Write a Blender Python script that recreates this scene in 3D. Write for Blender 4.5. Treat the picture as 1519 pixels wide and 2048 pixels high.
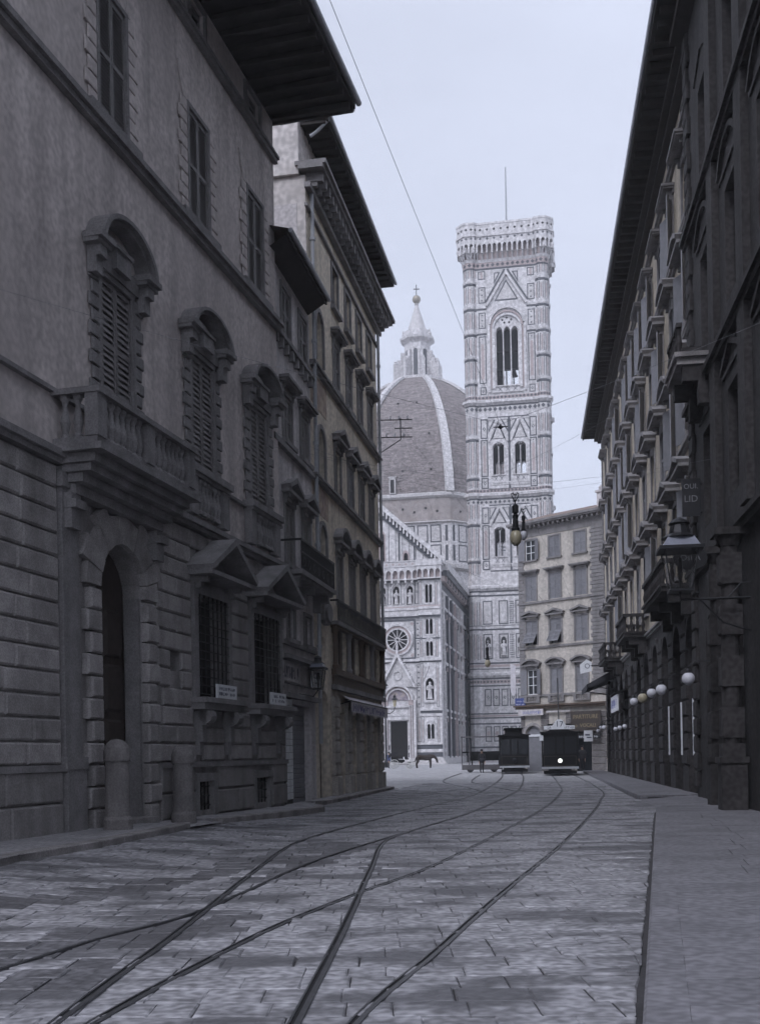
import bpy, math, random
from mathutils import Vector, Matrix
random.seed(11)
sc = bpy.context.scene
for o in list(bpy.data.objects):
    bpy.data.objects.remove(o)
R = math.radians
PI = math.pi

# ------------------------------------------------------------------ camera
cam = bpy.data.cameras.new("camera")
cam.sensor_fit = 'HORIZONTAL'; cam.sensor_width = 36.0
cam.lens = 36.0 * 2200.0 / 1519.0
cam.shift_y = (1510.0 - 1024.0) / 1519.0
cam.clip_start = 0.1; cam.clip_end = 3000
camo = bpy.data.objects.new("camera", cam)
sc.collection.objects.link(camo)
ra = R(1.0); ca, sa = math.cos(ra), math.sin(ra)
camo.matrix_world = Matrix(((ca, sa, 0, 0), (0, 0, -1, 0), (-sa, ca, 0, 1.5), (0, 0, 0, 1)))
sc.camera = camo

# ------------------------------------------------------------------ sky, sun, exposure
SUN_AZ, SUN_EL = R(-150), R(46)
w = bpy.data.worlds.new("World"); sc.world = w; w.use_nodes = True
nt = w.node_tree; nt.nodes.clear()
sky = nt.nodes.new('ShaderNodeTexSky'); sky.sky_type = 'NISHITA'; sky.sun_disc = False
sky.sun_elevation = SUN_EL; sky.sun_rotation = SUN_AZ
sky.air_density = 1.0; sky.dust_density = 4.0; sky.ozone_density = 2.0
mixn = nt.nodes.new('ShaderNodeMix'); mixn.data_type = 'RGBA'
mixn.inputs[0].default_value = 0.86                      # a closed veil of thin cloud over the clear sky
mixn.inputs[7].default_value = (6.5, 6.62, 7.15, 1)
bg = nt.nodes.new('ShaderNodeBackground'); bg.inputs[1].default_value = 0.1
wo = nt.nodes.new('ShaderNodeOutputWorld')
tcw = nt.nodes.new('ShaderNodeTexCoord'); ncl = nt.nodes.new('ShaderNodeTexNoise'); ncl.inputs['Scale'].default_value = 2.6; ncl.inputs['Detail'].default_value = 4; ncl.inputs['Roughness'].default_value = .55
mcl = nt.nodes.new('ShaderNodeMapping'); mcl.inputs['Scale'].default_value = (1, 1, 2.6); nt.links.new(tcw.outputs['Generated'], mcl.inputs[0]); nt.links.new(mcl.outputs[0], ncl.inputs['Vector'])
rcl = nt.nodes.new('ShaderNodeMapRange'); rcl.inputs[1].default_value = .3; rcl.inputs[2].default_value = .7; rcl.inputs[3].default_value = .93; rcl.inputs[4].default_value = 1.09
vcl = nt.nodes.new('ShaderNodeVectorMath'); vcl.operation = 'SCALE'; vcl.inputs[0].default_value = (7.85, 7.85, 8.05)
nt.links.new(ncl.outputs[0], rcl.inputs[0]); nt.links.new(rcl.outputs[0], vcl.inputs['Scale']); nt.links.new(vcl.outputs[0], mixn.inputs[7])
nt.links.new(sky.outputs[0], mixn.inputs[6]); nt.links.new(mixn.outputs[2], bg.inputs[0]); nt.links.new(bg.outputs[0], wo.inputs[0])
sd = bpy.data.lights.new("sun", 'SUN'); sd.energy = 1.7; sd.angle = R(25); sd.color = (1.0, 0.965, 0.93)
so = bpy.data.objects.new("sun", sd); sc.collection.objects.link(so)
sv = Vector((math.sin(SUN_AZ) * math.cos(SUN_EL), math.cos(SUN_AZ) * math.cos(SUN_EL), math.sin(SUN_EL)))
so.rotation_euler = sv.to_track_quat('Z', 'Y').to_euler()
so.location = sv * 60
sc.view_settings.view_transform = 'Standard'; sc.view_settings.look = 'None'
sc.view_settings.exposure = 0.15; sc.view_settings.gamma = 1.0
sc.view_settings.use_curve_mapping = False
sc.view_settings.use_white_balance = True; sc.view_settings.white_balance_temperature = 5720; sc.view_settings.white_balance_tint = 14
sc.cycles.caustics_reflective = False; sc.cycles.caustics_refractive = False
sc.render.engine = 'CYCLES'
sc.cycles.use_denoising = True
sc.cycles.use_adaptive_sampling = True; sc.cycles.adaptive_threshold = .05; sc.cycles.adaptive_min_samples = 16
sc.cycles.max_bounces = 5; sc.cycles.diffuse_bounces = 3; sc.cycles.glossy_bounces = 2
sc.cycles.transmission_bounces = 3; sc.cycles.volume_bounces = 0; sc.cycles.transparent_max_bounces = 6

# ------------------------------------------------------------------ materials
MATS = {}
def mat(name, col, rough=.85, var=.18, scale=3.0, bump=.0, bscale=None, metal=0.0, streak=0.0, rand=0.0,
        spec=.35, emit=0.0, blotch=0.0, bcol=None, bsc=.5, dist=.02, bdet=2.5, b0=.5, b1=.62, isl=False, grain=0.0, gvar=.2, bmap=None):
    if name in MATS: return MATS[name]
    m = bpy.data.materials.new(name); m.use_nodes = True; MATS[name] = m
    n = m.node_tree.nodes; l = m.node_tree.links
    b = n['Principled BSDF']
    b.inputs['Roughness'].default_value = rough; b.inputs['Metallic'].default_value = metal
    b.inputs['Specular IOR Level'].default_value = spec
    geo = n.new('ShaderNodeNewGeometry')
    no = n.new('ShaderNodeTexNoise'); no.inputs['Scale'].default_value = scale; no.inputs['Detail'].default_value = 2.0
    no.inputs['Roughness'].default_value = .65
    l.new(geo.outputs['Position'], no.inputs['Vector'])
    mr = n.new('ShaderNodeMapRange'); mr.inputs[1].default_value = .25; mr.inputs[2].default_value = .75
    mr.inputs[3].default_value = 1 - var; mr.inputs[4].default_value = 1 + var
    l.new(no.outputs[0], mr.inputs[0])
    fac = mr.outputs[0]
    if grain:
        ng = n.new('ShaderNodeTexNoise'); ng.inputs['Scale'].default_value = grain; ng.inputs['Detail'].default_value = 0.0; ng.inputs['Roughness'].default_value = .8
        l.new(geo.outputs['Position'], ng.inputs['Vector'])
        rg = n.new('ShaderNodeMapRange'); rg.inputs[1].default_value = .3; rg.inputs[2].default_value = .7; rg.inputs[3].default_value = 1 - gvar; rg.inputs[4].default_value = 1 + gvar
        l.new(ng.outputs[0], rg.inputs[0]); qg = n.new('ShaderNodeMath'); qg.operation = 'MULTIPLY'; l.new(fac, qg.inputs[0]); l.new(rg.outputs[0], qg.inputs[1]); fac = qg.outputs[0]
    def mul(a, bsock):
        q = n.new('ShaderNodeMath'); q.operation = 'MULTIPLY'; l.new(a, q.inputs[0]); l.new(bsock, q.inputs[1]); return q.outputs[0]
    if rand:
        oi = n.new('ShaderNodeObjectInfo'); r2 = n.new('ShaderNodeMapRange')
        r2.inputs[3].default_value = 1 - rand; r2.inputs[4].default_value = 1 + rand
        ad = n.new('ShaderNodeMath'); ad.operation = 'ADD'; fr = n.new('ShaderNodeMath'); fr.operation = 'FRACT'
        l.new(oi.outputs['Random'], ad.inputs[0])
        if isl: l.new(geo.outputs['Random Per Island'], ad.inputs[1])
        else: ad.inputs[1].default_value = 0
        l.new(ad.outputs[0], fr.inputs[0]); l.new(fr.outputs[0], r2.inputs[0]); fac = mul(fac, r2.outputs[0])
    if streak:
        mp = n.new('ShaderNodeMapping'); mp.inputs['Scale'].default_value = (1.6, 1.6, .12)
        l.new(geo.outputs['Position'], mp.inputs[0])
        ns = n.new('ShaderNodeTexNoise'); ns.inputs['Scale'].default_value = 1.3; ns.inputs['Detail'].default_value = 1.5
        l.new(mp.outputs[0], ns.inputs['Vector'])
        r3 = n.new('ShaderNodeMapRange'); r3.inputs[1].default_value = .42; r3.inputs[2].default_value = .7
        r3.inputs[3].default_value = 1.0; r3.inputs[4].default_value = 1 - streak
        l.new(ns.outputs[0], r3.inputs[0]); fac = mul(fac, r3.outputs[0])
    vm = n.new('ShaderNodeVectorMath'); vm.operation = 'SCALE'; vm.inputs[0].default_value = col[:3]
    l.new(fac, vm.inputs['Scale']); out = vm.outputs[0]
    if blotch:
        nb = n.new('ShaderNodeTexNoise'); nb.inputs['Scale'].default_value = bsc; nb.inputs['Detail'].default_value = bdet
        nb.inputs['Roughness'].default_value = .6
        if bmap:
            mb_ = n.new('ShaderNodeMapping'); mb_.inputs['Scale'].default_value = bmap; l.new(geo.outputs['Position'], mb_.inputs[0]); l.new(mb_.outputs[0], nb.inputs['Vector'])
        else: l.new(geo.outputs['Position'], nb.inputs['Vector'])
        r4 = n.new('ShaderNodeMapRange'); r4.inputs[1].default_value = b0; r4.inputs[2].default_value = b1
        r4.inputs[4].default_value = blotch; l.new(nb.outputs[0], r4.inputs[0])
        mx = n.new('ShaderNodeMix'); mx.data_type = 'RGBA'; l.new(r4.outputs[0], mx.inputs[0])
        l.new(out, mx.inputs[6]); mx.inputs[7].default_value = (*(bcol or [c * .5 for c in col[:3]]), 1); out = mx.outputs[2]
    l.new(out, b.inputs['Base Color'])
    if bump:
        n2 = n.new('ShaderNodeTexNoise'); n2.inputs['Scale'].default_value = bscale or scale * 6; n2.inputs['Detail'].default_value = 1.0
        l.new(geo.outputs['Position'], n2.inputs['Vector'])
        bp = n.new('ShaderNodeBump'); bp.inputs['Strength'].default_value = bump; bp.inputs['Distance'].default_value = dist
        l.new(n2.outputs[0], bp.inputs['Height']); l.new(bp.outputs[0], b.inputs['Normal'])
    if emit:
        b.inputs['Emission Color'].default_value = (*col[:3], 1); b.inputs['Emission Strength'].default_value = emit
    return m

STONE = mat('pietra_forte', (.31, .292, .285), .9, .25, 2.2, .5, 14, rand=.14, streak=.3, grain=34, gvar=.14)
STONE_P = mat('plinth_stone', (.26, .245, .24), .88, .22, 1.5, .35, 16, rand=.06, streak=.35, grain=30, gvar=.13)
TRIM = mat('grey_stone_trim', (.22, .21, .21), .85, .2, 2.5, .3, 18, streak=.25, grain=30, gvar=.13)
STUCCO = mat('palazzo_stucco', (.57, .52, .5), .92, .13, 1.7, .35, 26, streak=.28, blotch=.35, bcol=(.43, .39, .375), bsc=.4, bdet=4, b0=.48, b1=.56, grain=9, gvar=.13)
STUCCO2 = mat('grey_stucco', (.56, .53, .53), .92, .12, 1.2, .15, 30, streak=.32, blotch=.25, bcol=(.42, .395, .39), bsc=.4, grain=10, gvar=.14)
OCHRE = mat('ochre_stucco', (.64, .575, .475), .92, .12, 1.0, .12, 30, streak=.25, blotch=.35, bcol=(.5, .45, .37), bsc=.5, grain=7, gvar=.16)
PARTY = mat('bare_party_wall', (.58, .545, .525), .95, .16, 1.0, .25, 20, streak=.25, blotch=.5, bcol=(.4, .37, .35), bsc=.5, grain=6, gvar=.2)
CREAM = mat('cream_stucco', (.49, .455, .41), .92, .1, .9, .1, 30, streak=.2, blotch=.25, bcol=(.4, .37, .33), bsc=.5, grain=5, gvar=.12)
RSTUC = mat('pale_ochre_stucco', (.47, .415, .33), .92, .12, 1.0, .12, 30, streak=.25, grain=6, gvar=.14)
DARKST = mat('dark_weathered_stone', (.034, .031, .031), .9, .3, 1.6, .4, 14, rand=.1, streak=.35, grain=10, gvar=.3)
SHUT = mat('shutter_paint', (.19, .178, .178), .6, .15, 5, streak=.1)
SHUT_L = mat('grey_shutter_paint', (.2, .2, .215), .65, .15, 4, rand=.12)
WOOD = mat('dark_door_wood', (.045, .035, .03), .55, .3, 6, .1)
SHOPW = mat('brown_shopfront_wood', (.10, .072, .052), .6, .25, 5)
IRON = mat('black_iron', (.018, .018, .02), .5, .2, 8, metal=.3)
PIPE = mat('zinc_pipe', (.33, .34, .36), .55, .15, 6)
GUT = mat('zinc_gutter', (.4, .41, .44), .4, .12, 5, metal=.4)
GLASS = mat('dark_window_glass', (.015, .017, .02), .15, .2, 3, spec=.4)
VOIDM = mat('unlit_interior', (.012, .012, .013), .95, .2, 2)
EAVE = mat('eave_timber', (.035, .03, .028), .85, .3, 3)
TILE = mat('roof_tile', (.2, .155, .135), .9, .3, 2.0, .4, 9)
WHITE = mat('white_marble', (.57, .555, .56), .6, .2, 1.6, .06, 12, streak=.16, rand=.03, blotch=.2, bcol=(.4, .385, .39), bsc=.9, grain=2.2, gvar=.16)
GREEN = mat('green_marble', (.075, .08, .092), .5, .25, 2.0, rand=.1)
PINK = mat('pink_marble', (.38, .32, .315), .6, .15, 1.5, rand=.08)
INLAY = mat('pale_marble_inlay', (.49, .475, .475), .55, .14, 1.5, rand=.06, grain=2.5, gvar=.14)
SIGNW = mat('white_enamel', (.68, .69, .71), .45, .08, 6)
INKM = mat('sign_ink', (.05, .055, .09), .6, .1, 6)
SLATE = mat('road_stone', (.25, .246, .258), .6, .34, 3.2, .45, 20, rand=.09, spec=.35, blotch=.82, bcol=(.075, .074, .079), bsc=1.15, bdet=4, b0=.48, b1=.59, bmap=(.55, 1.0, 1.0), isl=True, grain=14, gvar=.32)
SLATE_D = mat('grimy_road_stone', (.12, .118, .125), .55, .3, 3.2, .45, 20, rand=.16, spec=.45, blotch=.8, bcol=(.07, .068, .072), bsc=.6, bdet=4, b0=.42, b1=.6, isl=True, grain=14, gvar=.35)
JOINT = mat('road_joint_dirt', (.05, .048, .05), .9, .25, 3, .3, 20)
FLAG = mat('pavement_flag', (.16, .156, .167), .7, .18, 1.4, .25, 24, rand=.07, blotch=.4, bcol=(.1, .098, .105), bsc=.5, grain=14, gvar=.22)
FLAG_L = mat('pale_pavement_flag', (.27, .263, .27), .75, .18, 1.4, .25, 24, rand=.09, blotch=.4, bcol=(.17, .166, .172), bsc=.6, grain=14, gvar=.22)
GROUND = mat('piazza_paving', (.33, .325, .33), .8, .2, 1.2, .3, 10, blotch=.35, bcol=(.19, .185, .19), bsc=.25, grain=3, gvar=.2)
STEEL = mat('worn_rail_steel', (.1, .1, .105), .42, .2, 8, metal=.6)
LAMPG = mat('opal_glass', (.58, .58, .62), .25, .06, 4, spec=.5)
OCHG = mat('amber_globe_glass', (.40, .36, .25), .2, .12, 6, spec=.6)

# ------------------------------------------------------------------ mesh helpers
class MB:
    def __init__(s): s.v = []; s.f = []; s.m = []
    def face(s, pts, mi=0):
        i = len(s.v); s.v.extend(pts); s.f.append(tuple(range(i, i + len(pts)))); s.m.append(mi); return s
    def box(s, x0, x1, y0, y1, z0, z1, mi=0):
        i = len(s.v)
        s.v += [(x0, y0, z0), (x1, y0, z0), (x1, y1, z0), (x0, y1, z0), (x0, y0, z1), (x1, y0, z1), (x1, y1, z1), (x0, y1, z1)]
        s.f += [(i, i+3, i+2, i+1), (i+4, i+5, i+6, i+7), (i, i+1, i+5, i+4), (i+1, i+2, i+6, i+5), (i+2, i+3, i+7, i+6), (i+3, i, i+4, i+7)]
        s.m += [mi] * 6; return s
    def cham(s, x0, x1, y0, y1, z0, z1, c, mi=0):     # block with a chamfered front (front looks to -y)
        i = len(s.v)
        s.v += [(x0, y1, z0), (x1, y1, z0), (x1, y1, z1), (x0, y1, z1), (x0, y0+c, z0), (x1, y0+c, z0), (x1, y0+c, z1), (x0, y0+c, z1),
                (x0+c, y0, z0+c), (x1-c, y0, z0+c), (x1-c, y0, z1-c), (x0+c, y0, z1-c)]
        for k in range(4):
            j = (k + 1) % 4
            s.f += [(i+k, i+j, i+4+j, i+4+k), (i+4+k, i+4+j, i+8+j, i+8+k)]; s.m += [mi, mi]
        s.f.append((i+8, i+9, i+10, i+11)); s.m.append(mi); return s
    def prism(s, poly, y0, y1, mi=0):                  # poly in (x,z), counter-clockwise seen from -y
        n = len(poly); i = len(s.v)
        s.v += [(x, y0, z) for x, z in poly] + [(x, y1, z) for x, z in poly]
        s.f.append(tuple(range(i, i+n))); s.m.append(mi)
        s.f.append(tuple(range(i+2*n-1, i+n-1, -1))); s.m.append(mi)
        for k in range(n):
            j = (k + 1) % n
            s.f.append((i+k, i+n+k, i+n+j, i+j)); s.m.append(mi)
        return s
    def vprism(s, poly, z0, z1, mi=0, caps=True, off=None):   # poly in (x,y), ccw from above; off: second outline at the top
        n = len(poly); i = len(s.v); top = off or poly
        s.v += [(x, y, z0) for x, y in poly] + [(x, y, z1) for x, y in top]
        for k in range(n):
            j = (k + 1) % n
            s.f.append((i+k, i+j, i+n+j, i+n+k)); s.m.append(mi)
        if caps:
            s.f.append(tuple(range(i+n-1, i-1, -1))); s.m.append(mi)
            s.f.append(tuple(range(i+n, i+2*n))); s.m.append(mi)
        return s
    def lathe(s, prof, n=12, cx=0, cy=0, mi=0, rot=0.0, z0=0):
        i = len(s.v); k = len(prof)
        for r, z in prof:
            for a in range(n):
                t = rot + 2 * PI * a / n
                s.v.append((cx + r * math.cos(t), cy + r * math.sin(t), z0 + z))
        for p in range(k - 1):
            for a in range(n):
                b = (a + 1) % n
                s.f.append((i+p*n+a, i+p*n+b, i+(p+1)*n+b, i+(p+1)*n+a)); s.m.append(mi)
        if prof[0][0] > 1e-6: s.f.append(tuple(range(i+n-1, i-1, -1))); s.m.append(mi)
        if prof[-1][0] > 1e-6: s.f.append(tuple(range(i+(k-1)*n, i+k*n))); s.m.append(mi)
        return s
    def tube(s, pts, r, n=6, mi=0):
        pts = [Vector(p) for p in pts]; i = len(s.v)
        for k, p in enumerate(pts):
            d = (pts[min(k+1, len(pts)-1)] - pts[max(k-1, 0)]).normalized()
            a = d.cross(Vector((0, 0, 1)))
            if a.length < 1e-3: a = d.cross(Vector((1, 0, 0)))
            a.normalize(); b = d.cross(a)
            rr = r[k] if isinstance(r, (list, tuple)) else r
            for t in range(n):
                q = p + a * (rr * math.cos(2*PI*t/n)) + b * (rr * math.sin(2*PI*t/n)); s.v.append(tuple(q))
        for k in range(len(pts)-1):
            for t in range(n):
                u = (t + 1) % n
                s.f.append((i+k*n+t, i+(k+1)*n+t, i+(k+1)*n+u, i+k*n+u)); s.m.append(mi)
        s.f.append(tuple(range(i, i+n))); s.m.append(mi)
        s.f.append(tuple(range(i+len(pts)*n-1, i+(len(pts)-1)*n-1, -1))); s.m.append(mi)
        return s
    def xf(s, M, start=0):
        s.v[start:] = [tuple(M @ Vector(p)) for p in s.v[start:]]; return s
    def mesh(s, name, mats):
        me = bpy.data.meshes.new(name); me.from_pydata(s.v, [], s.f)
        for m in (mats if isinstance(mats, (list, tuple)) else [mats]): me.materials.append(m)
        if any(s.m): me.polygons.foreach_set('material_index', s.m)
        me.update(); return me

COL = sc.collection
def ob(name, mb, mats=None, par=None, loc=(0, 0, 0), rz=0.0, smooth=False, **props):
    me = mb if isinstance(mb, bpy.types.Mesh) else mb.mesh(name, mats)
    if smooth: me.polygons.foreach_set('use_smooth', [True] * len(me.polygons))
    o = bpy.data.objects.new(name, me); COL.objects.link(o)
    o.location = loc; o.rotation_euler = (0, 0, rz)
    if par: o.parent = par
    for k, v in props.items(): o[k] = v
    return o
def thing(name, label, cat, loc=(0, 0, 0), rz=0.0, group=None):
    o = bpy.data.objects.new(name, None); COL.objects.link(o); o.empty_display_size = .3
    o.location = loc; o.rotation_euler = (0, 0, rz); o['label'] = label; o['category'] = cat
    if group: o['group'] = group
    return o
def clone(root, loc, rz, label, group=None):
    def cp(o, p):
        c = o.copy(); COL.objects.link(c); c.parent = p
        for ch in KIDS.get(o.name, [x for x in bpy.data.objects if x.parent == o]): cp(ch, c)
        return c
    kids = {}
    for x in list(bpy.data.objects):
        if x.parent: kids.setdefault(x.parent.name, []).append(x)
    KIDS.clear(); KIDS.update(kids)
    for x in list(bpy.data.objects): KIDS.setdefault(x.name, [])
    r = cp(root, None); r.location = loc; r.rotation_euler = (0, 0, rz); r['label'] = label
    if group: r['group'] = group
    return r
KIDS = {}
CACHE = {}
def cached(key, fn):
    if key not in CACHE: CACHE[key] = fn()
    return CACHE[key]

def arch_pts(x0, x1, zs, kind, n=10):
    c = (x0 + x1) / 2; r = (x1 - x0) / 2; pts = []
    if kind == 'r':
        for k in range(n + 1):
            t = PI - PI * k / n; pts.append((c + r * math.cos(t), zs + r * math.sin(t)))
    else:                                   # pointed: two arcs of radius = 1.25 * width/..
        q = 1.5 * r; h = math.sqrt(q*q - (q - r)**2); m = n // 2
        a1 = math.atan2(h, -(q - r))
        for k in range(m + 1):
            t = PI + (a1 - PI) * k / m; pts.append((x0 + q + q * math.cos(t), zs + q * math.sin(t)))
        pts += [(2*c - x, z) for x, z in pts[-2::-1]]
    return pts
def arch_rise(w, kind): return w / 2 if kind == 'r' else (math.sqrt((.75*w)**2 - (.25*w)**2) if kind == 'p' else 0)

def wall(mb, x0, x1, z0, z1, holes, y=0.0, rev=.3, mi=0, ri=None, caps=.5):
    """sheet in the plane y with real openings; holes: (hx0,hx1,hz0,hz1[,kind]) hz1 = top of the opening"""
    ri = mi if ri is None else ri
    H = [h if len(h) > 4 else (*h, None) for h in holes]
    xs = sorted({x0, x1, *[min(max(h[0], x0), x1) for h in H], *[min(max(h[1], x0), x1) for h in H]})
    zs = sorted({z0, z1, *[min(max(h[2], z0), z1) for h in H], *[min(max(h[3], z0), z1) for h in H]})
    for j in range(len(zs) - 1):
        run = None
        for i in range(len(xs) - 1):
            cx, cz = (xs[i] + xs[i+1]) / 2, (zs[j] + zs[j+1]) / 2
            inside = any(h[0] < cx < h[1] and h[2] < cz < h[3] for h in H)
            if not inside:
                if run is None: run = xs[i]
            if (inside or i == len(xs) - 2) and run is not None:
                e = xs[i] if inside else xs[i+1]
                mb.face([(run, y, zs[j]), (e, y, zs[j]), (e, y, zs[j+1]), (run, y, zs[j+1])], mi); run = None
    for a, b, c, d, k in H:
        yb = y + rev
        if k:
            sp = d - arch_rise(b - a, k); P = arch_pts(a, b, sp, k)
            for p, q in zip(P[:-1], P[1:]):
                if q[0] - p[0] > 1e-6: mb.face([(p[0], y, p[1]), (q[0], y, q[1]), (q[0], y, d), (p[0], y, d)], mi)
                mb.face([(p[0], y, p[1]), (p[0], yb, p[1]), (q[0], yb, q[1]), (q[0], y, q[1])], ri)
            top = sp
        else:
            top = d; mb.face([(a, y, d), (a, yb, d), (b, yb, d), (b, y, d)], ri)
        mb.face([(a, y, c), (a, yb, c), (a, yb, top), (a, y, top)], ri)
        mb.face([(b, y, c), (b, y, top), (b, yb, top), (b, yb, c)], ri)
        mb.face([(a, y, c), (b, y, c), (b, yb, c), (a, yb, c)], ri)
    if caps:
        mb.face([(x0, y, z0), (x0, y, z1), (x0, y+caps, z1), (x0, y+caps, z0)], mi)
        mb.face([(x1, y, z0), (x1, y+caps, z0), (x1, y+caps, z1), (x1, y, z1)], mi)
        mb.face([(x0, y, z1), (x1, y, z1), (x1, y+caps, z1), (x0, y+caps, z1)], mi)
    return mb
def ring(mb, c, zc, r0, r1, a0, a1, y0, y1, n=12, mi=0):     # arc moulding in the facade plane
    for k in range(n):
        t, u = a0 + (a1-a0)*k/n, a0 + (a1-a0)*(k+1)/n
        mb.prism([(c+r0*math.cos(t), zc+r0*math.sin(t)), (c+r0*math.cos(u), zc+r0*math.sin(u)),
                  (c+r1*math.cos(u), zc+r1*math.sin(u)), (c+r1*math.cos(t), zc+r1*math.sin(t))][::-1], y0, y1, mi)
    return mb

# ------------------------------------------------------------------ window kit
def shutter_mesh(w, h, m, pitch):
    def f():
        b = MB(); s = .055
        b.box(0, s, -.04, 0, 0, h); b.box(w-s, w, -.04, 0, 0, h)
        for z in (0, h*.48, h-.09): b.box(s, w-s, -.04, 0, z, z+.09)
        n = max(4, int(h / pitch))
        for k in range(n):
            z = .1 + (h-.2) * k / n; t = (h-.2) / n
            b.face([(s, -.035, z), (w-s, -.035, z), (w-s, -.004, z+t*.8), (s, -.004, z+t*.8)])
        b.face([(s, -.001, 0), (w-s, -.001, 0), (w-s, -.001, h), (s, -.001, h)])
        return b.mesh('shutter', m)
    return cached(('shut', round(w, 3), round(h, 3), m.name, pitch), f)
def hood_mesh(kind, w, h, fw, d, m, over=.22, rise=None):
    def f():
        b = MB(); a = w/2 + fw + over; z = h + fw + .14; t = .1
        if kind == 'flat':
            b.box(-a, a, -d, 0, z, z+.07); b.box(-a-.05, a+.05, -d-.06, 0, z+.07, z+.16); b.box(-a+.05, a-.05, -.06, 0, z-.13, z)
        elif kind == 'tri':
            r = rise or a * .42
            b.box(-a, a, -d+.05, 0, z, z+.1)
            for sg in (-1, 1):
                p = [(sg*a, z+.1), (sg*(a+.06), z+.2), (0, z+r+.22), (0, z+r+.06)]
                b.prism(p if sg < 0 else p[::-1], -d, 0)
            b.prism([(-a+.1, z+.1), (a-.1, z+.1), (0, z+r+.05)], -.08, 0)
        elif kind == 'seg':
            r = rise or a * .5; rad = (a*a + r*r) / (2*r); zc = z + .1 + r - rad; an = math.asin(min(1, a/rad))
            b.box(-a, a, -d+.05, 0, z, z+.1)
            ring(b, 0, zc, rad, rad+.14, PI/2+an, PI/2-an, -d, 0, 12)
            ring(b, 0, zc, rad*.5, rad, PI/2+an*.9, PI/2-an*.9, -.08, -.0, 8)
        for sg in (-1, 1):
            x = sg * (w/2 + fw*.5)
            b.prism([(x-.055, z-.26), (x+.055, z-.26), (x+.055, z), (x-.055, z)], -d*.35, 0)
            b.box(x-.055, x+.055, -d*.6, -d*.35+.001, z-.12, z)
        return b.mesh('hood', m)
    return cached(('hood', kind, round(w, 3), round(h, 3), fw, d, m.name, over, rise), f)
def frame_mesh(w, h, fw, m, dp=.05):
    def f():
        b = MB()
        b.box(-w/2-fw, -w/2, -dp, .02, 0, h); b.box(w/2, w/2+fw, -dp, .02, 0, h); b.box(-w/2-fw, w/2+fw, -dp-.003, .02, h, h+fw)
        return b.mesh('window', m)
    return cached(('fr', round(w, 3), round(h, 3), fw, m.name), f)
def pane_mesh(w, h, m1, m2):
    def f():
        b = MB(); b.box(-w/2, w/2, .14, .16, 0, h)
        for x in (-w/2+.03, 0, w/2-.03): b.box(x-.03, x+.03, .1, .139, 0, h, 1)
        for z in (0, h*.36, h*.7, h-.05): b.box(-w/2, w/2, .105, .138, z, z+.05, 1)
        return b.mesh('pane', [m1, m2])
    return cached(('pane', round(w, 3), round(h, 3), m1.name, m2.name), f)
def window(par, x, z, w, h, holes, hood=None, fw=.14, hd=.3, sill=True, shut='closed', fm=None, sm=None, pitch=.1, over=.22, rise=None, y=0.0):
    fm = fm or TRIM; sm = sm or SHUT
    o = ob('window', frame_mesh(w, h, fw, fm), par=par, loc=(x, y, z))
    if hood: ob('hood', hood_mesh(hood, w, h, fw, hd, fm, over, rise), par=o)
    if sill: ob('sill', cached(('sill', round(w, 3), fw, fm.name), lambda: MB().box(-w/2-fw-.08, w/2+fw+.08, -.16, .02, -.13, 0).mesh('sill', fm)), par=o)
    if shut == 'closed':
        me = shutter_mesh(w/2-.01, h-.02, sm, pitch)
        for sx in (-w/2, .01): ob('shutter', me, par=o, loc=(sx, .035, .01))
    elif shut == 'open':
        me = shutter_mesh(w/2-.01, h-.02, sm, pitch)
        a = ob('shutter', me, par=o, loc=(-w/2, -.06, .01), rz=PI - .5 if False else -(PI - .35))
        a.rotation_euler = (0, 0, -(PI - .4)); 
        b = ob('shutter', me, par=o, loc=(w/2, -.06, .01)); b.rotation_euler = (0, 0, -.4)
    elif shut == 'tilt':                       # lower half pushed out at the foot
        me = shutter_mesh(w/2-.01, h*.5, sm, pitch)
        for sx in (-w/2, .01):
            ob('shutter', me, par=o, loc=(sx, .07, h*.5-.01))
            t = ob('shutter', me, par=o, loc=(sx, .03, h*.5)); 
            t.rotation_euler = (R(-32), 0, 0); t.location = (sx, -.02 - h*.5*math.sin(R(32)), h*.5 - h*.5*math.cos(R(32)) - .01)
    if shut != 'closed': ob('pane', pane_mesh(w, h, GLASS, SIGNW if shut == 'open' else SHUT), par=o)
    holes.append((x-w/2, x+w/2, z, z+h))
    return o
def text_mesh(body, size, m, depth=.004):
    cu = bpy.data.curves.new('lettering', 'FONT'); cu.body = body; cu.size = size; cu.extrude = depth
    cu.align_x = 'CENTER'; cu.align_y = 'CENTER'; cu.resolution_u = 3
    t = bpy.data.objects.new('lettering_source', cu); COL.objects.link(t)
    dg = bpy.context.evaluated_depsgraph_get()
    me = bpy.data.meshes.new_from_object(t.evaluated_get(dg)); bpy.data.objects.remove(t)
    me.materials.clear(); me.materials.append(m)
    me.transform(Matrix.Rotation(PI/2, 4, 'X'))
    return me
def scribble(wd, ht, n, m, seed):              # marks of lettering too small to read
    r = random.Random(seed); b = MB(); x = -wd/2
    st = wd / n
    for k in range(n):
        if r.random() < .12: x += st; continue
        b.box(x+st*.1, x+st*.3, -.004, 0, -ht/2, ht/2)
        q = r.random()
        if q < .6: b.box(x+st*.3, x+st*.75, -.004, 0, r.choice([-ht/2, -ht*.1, ht*.3]), r.choice([-ht*.3, ht*.1, ht/2]) + .001)
        if q > .4: b.box(x+st*.62, x+st*.8, -.004, 0, -ht/2 + ht*.4*r.random(), ht/2 - ht*.3*r.random())
        x += st
    return b.mesh('lettering', m)
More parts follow.
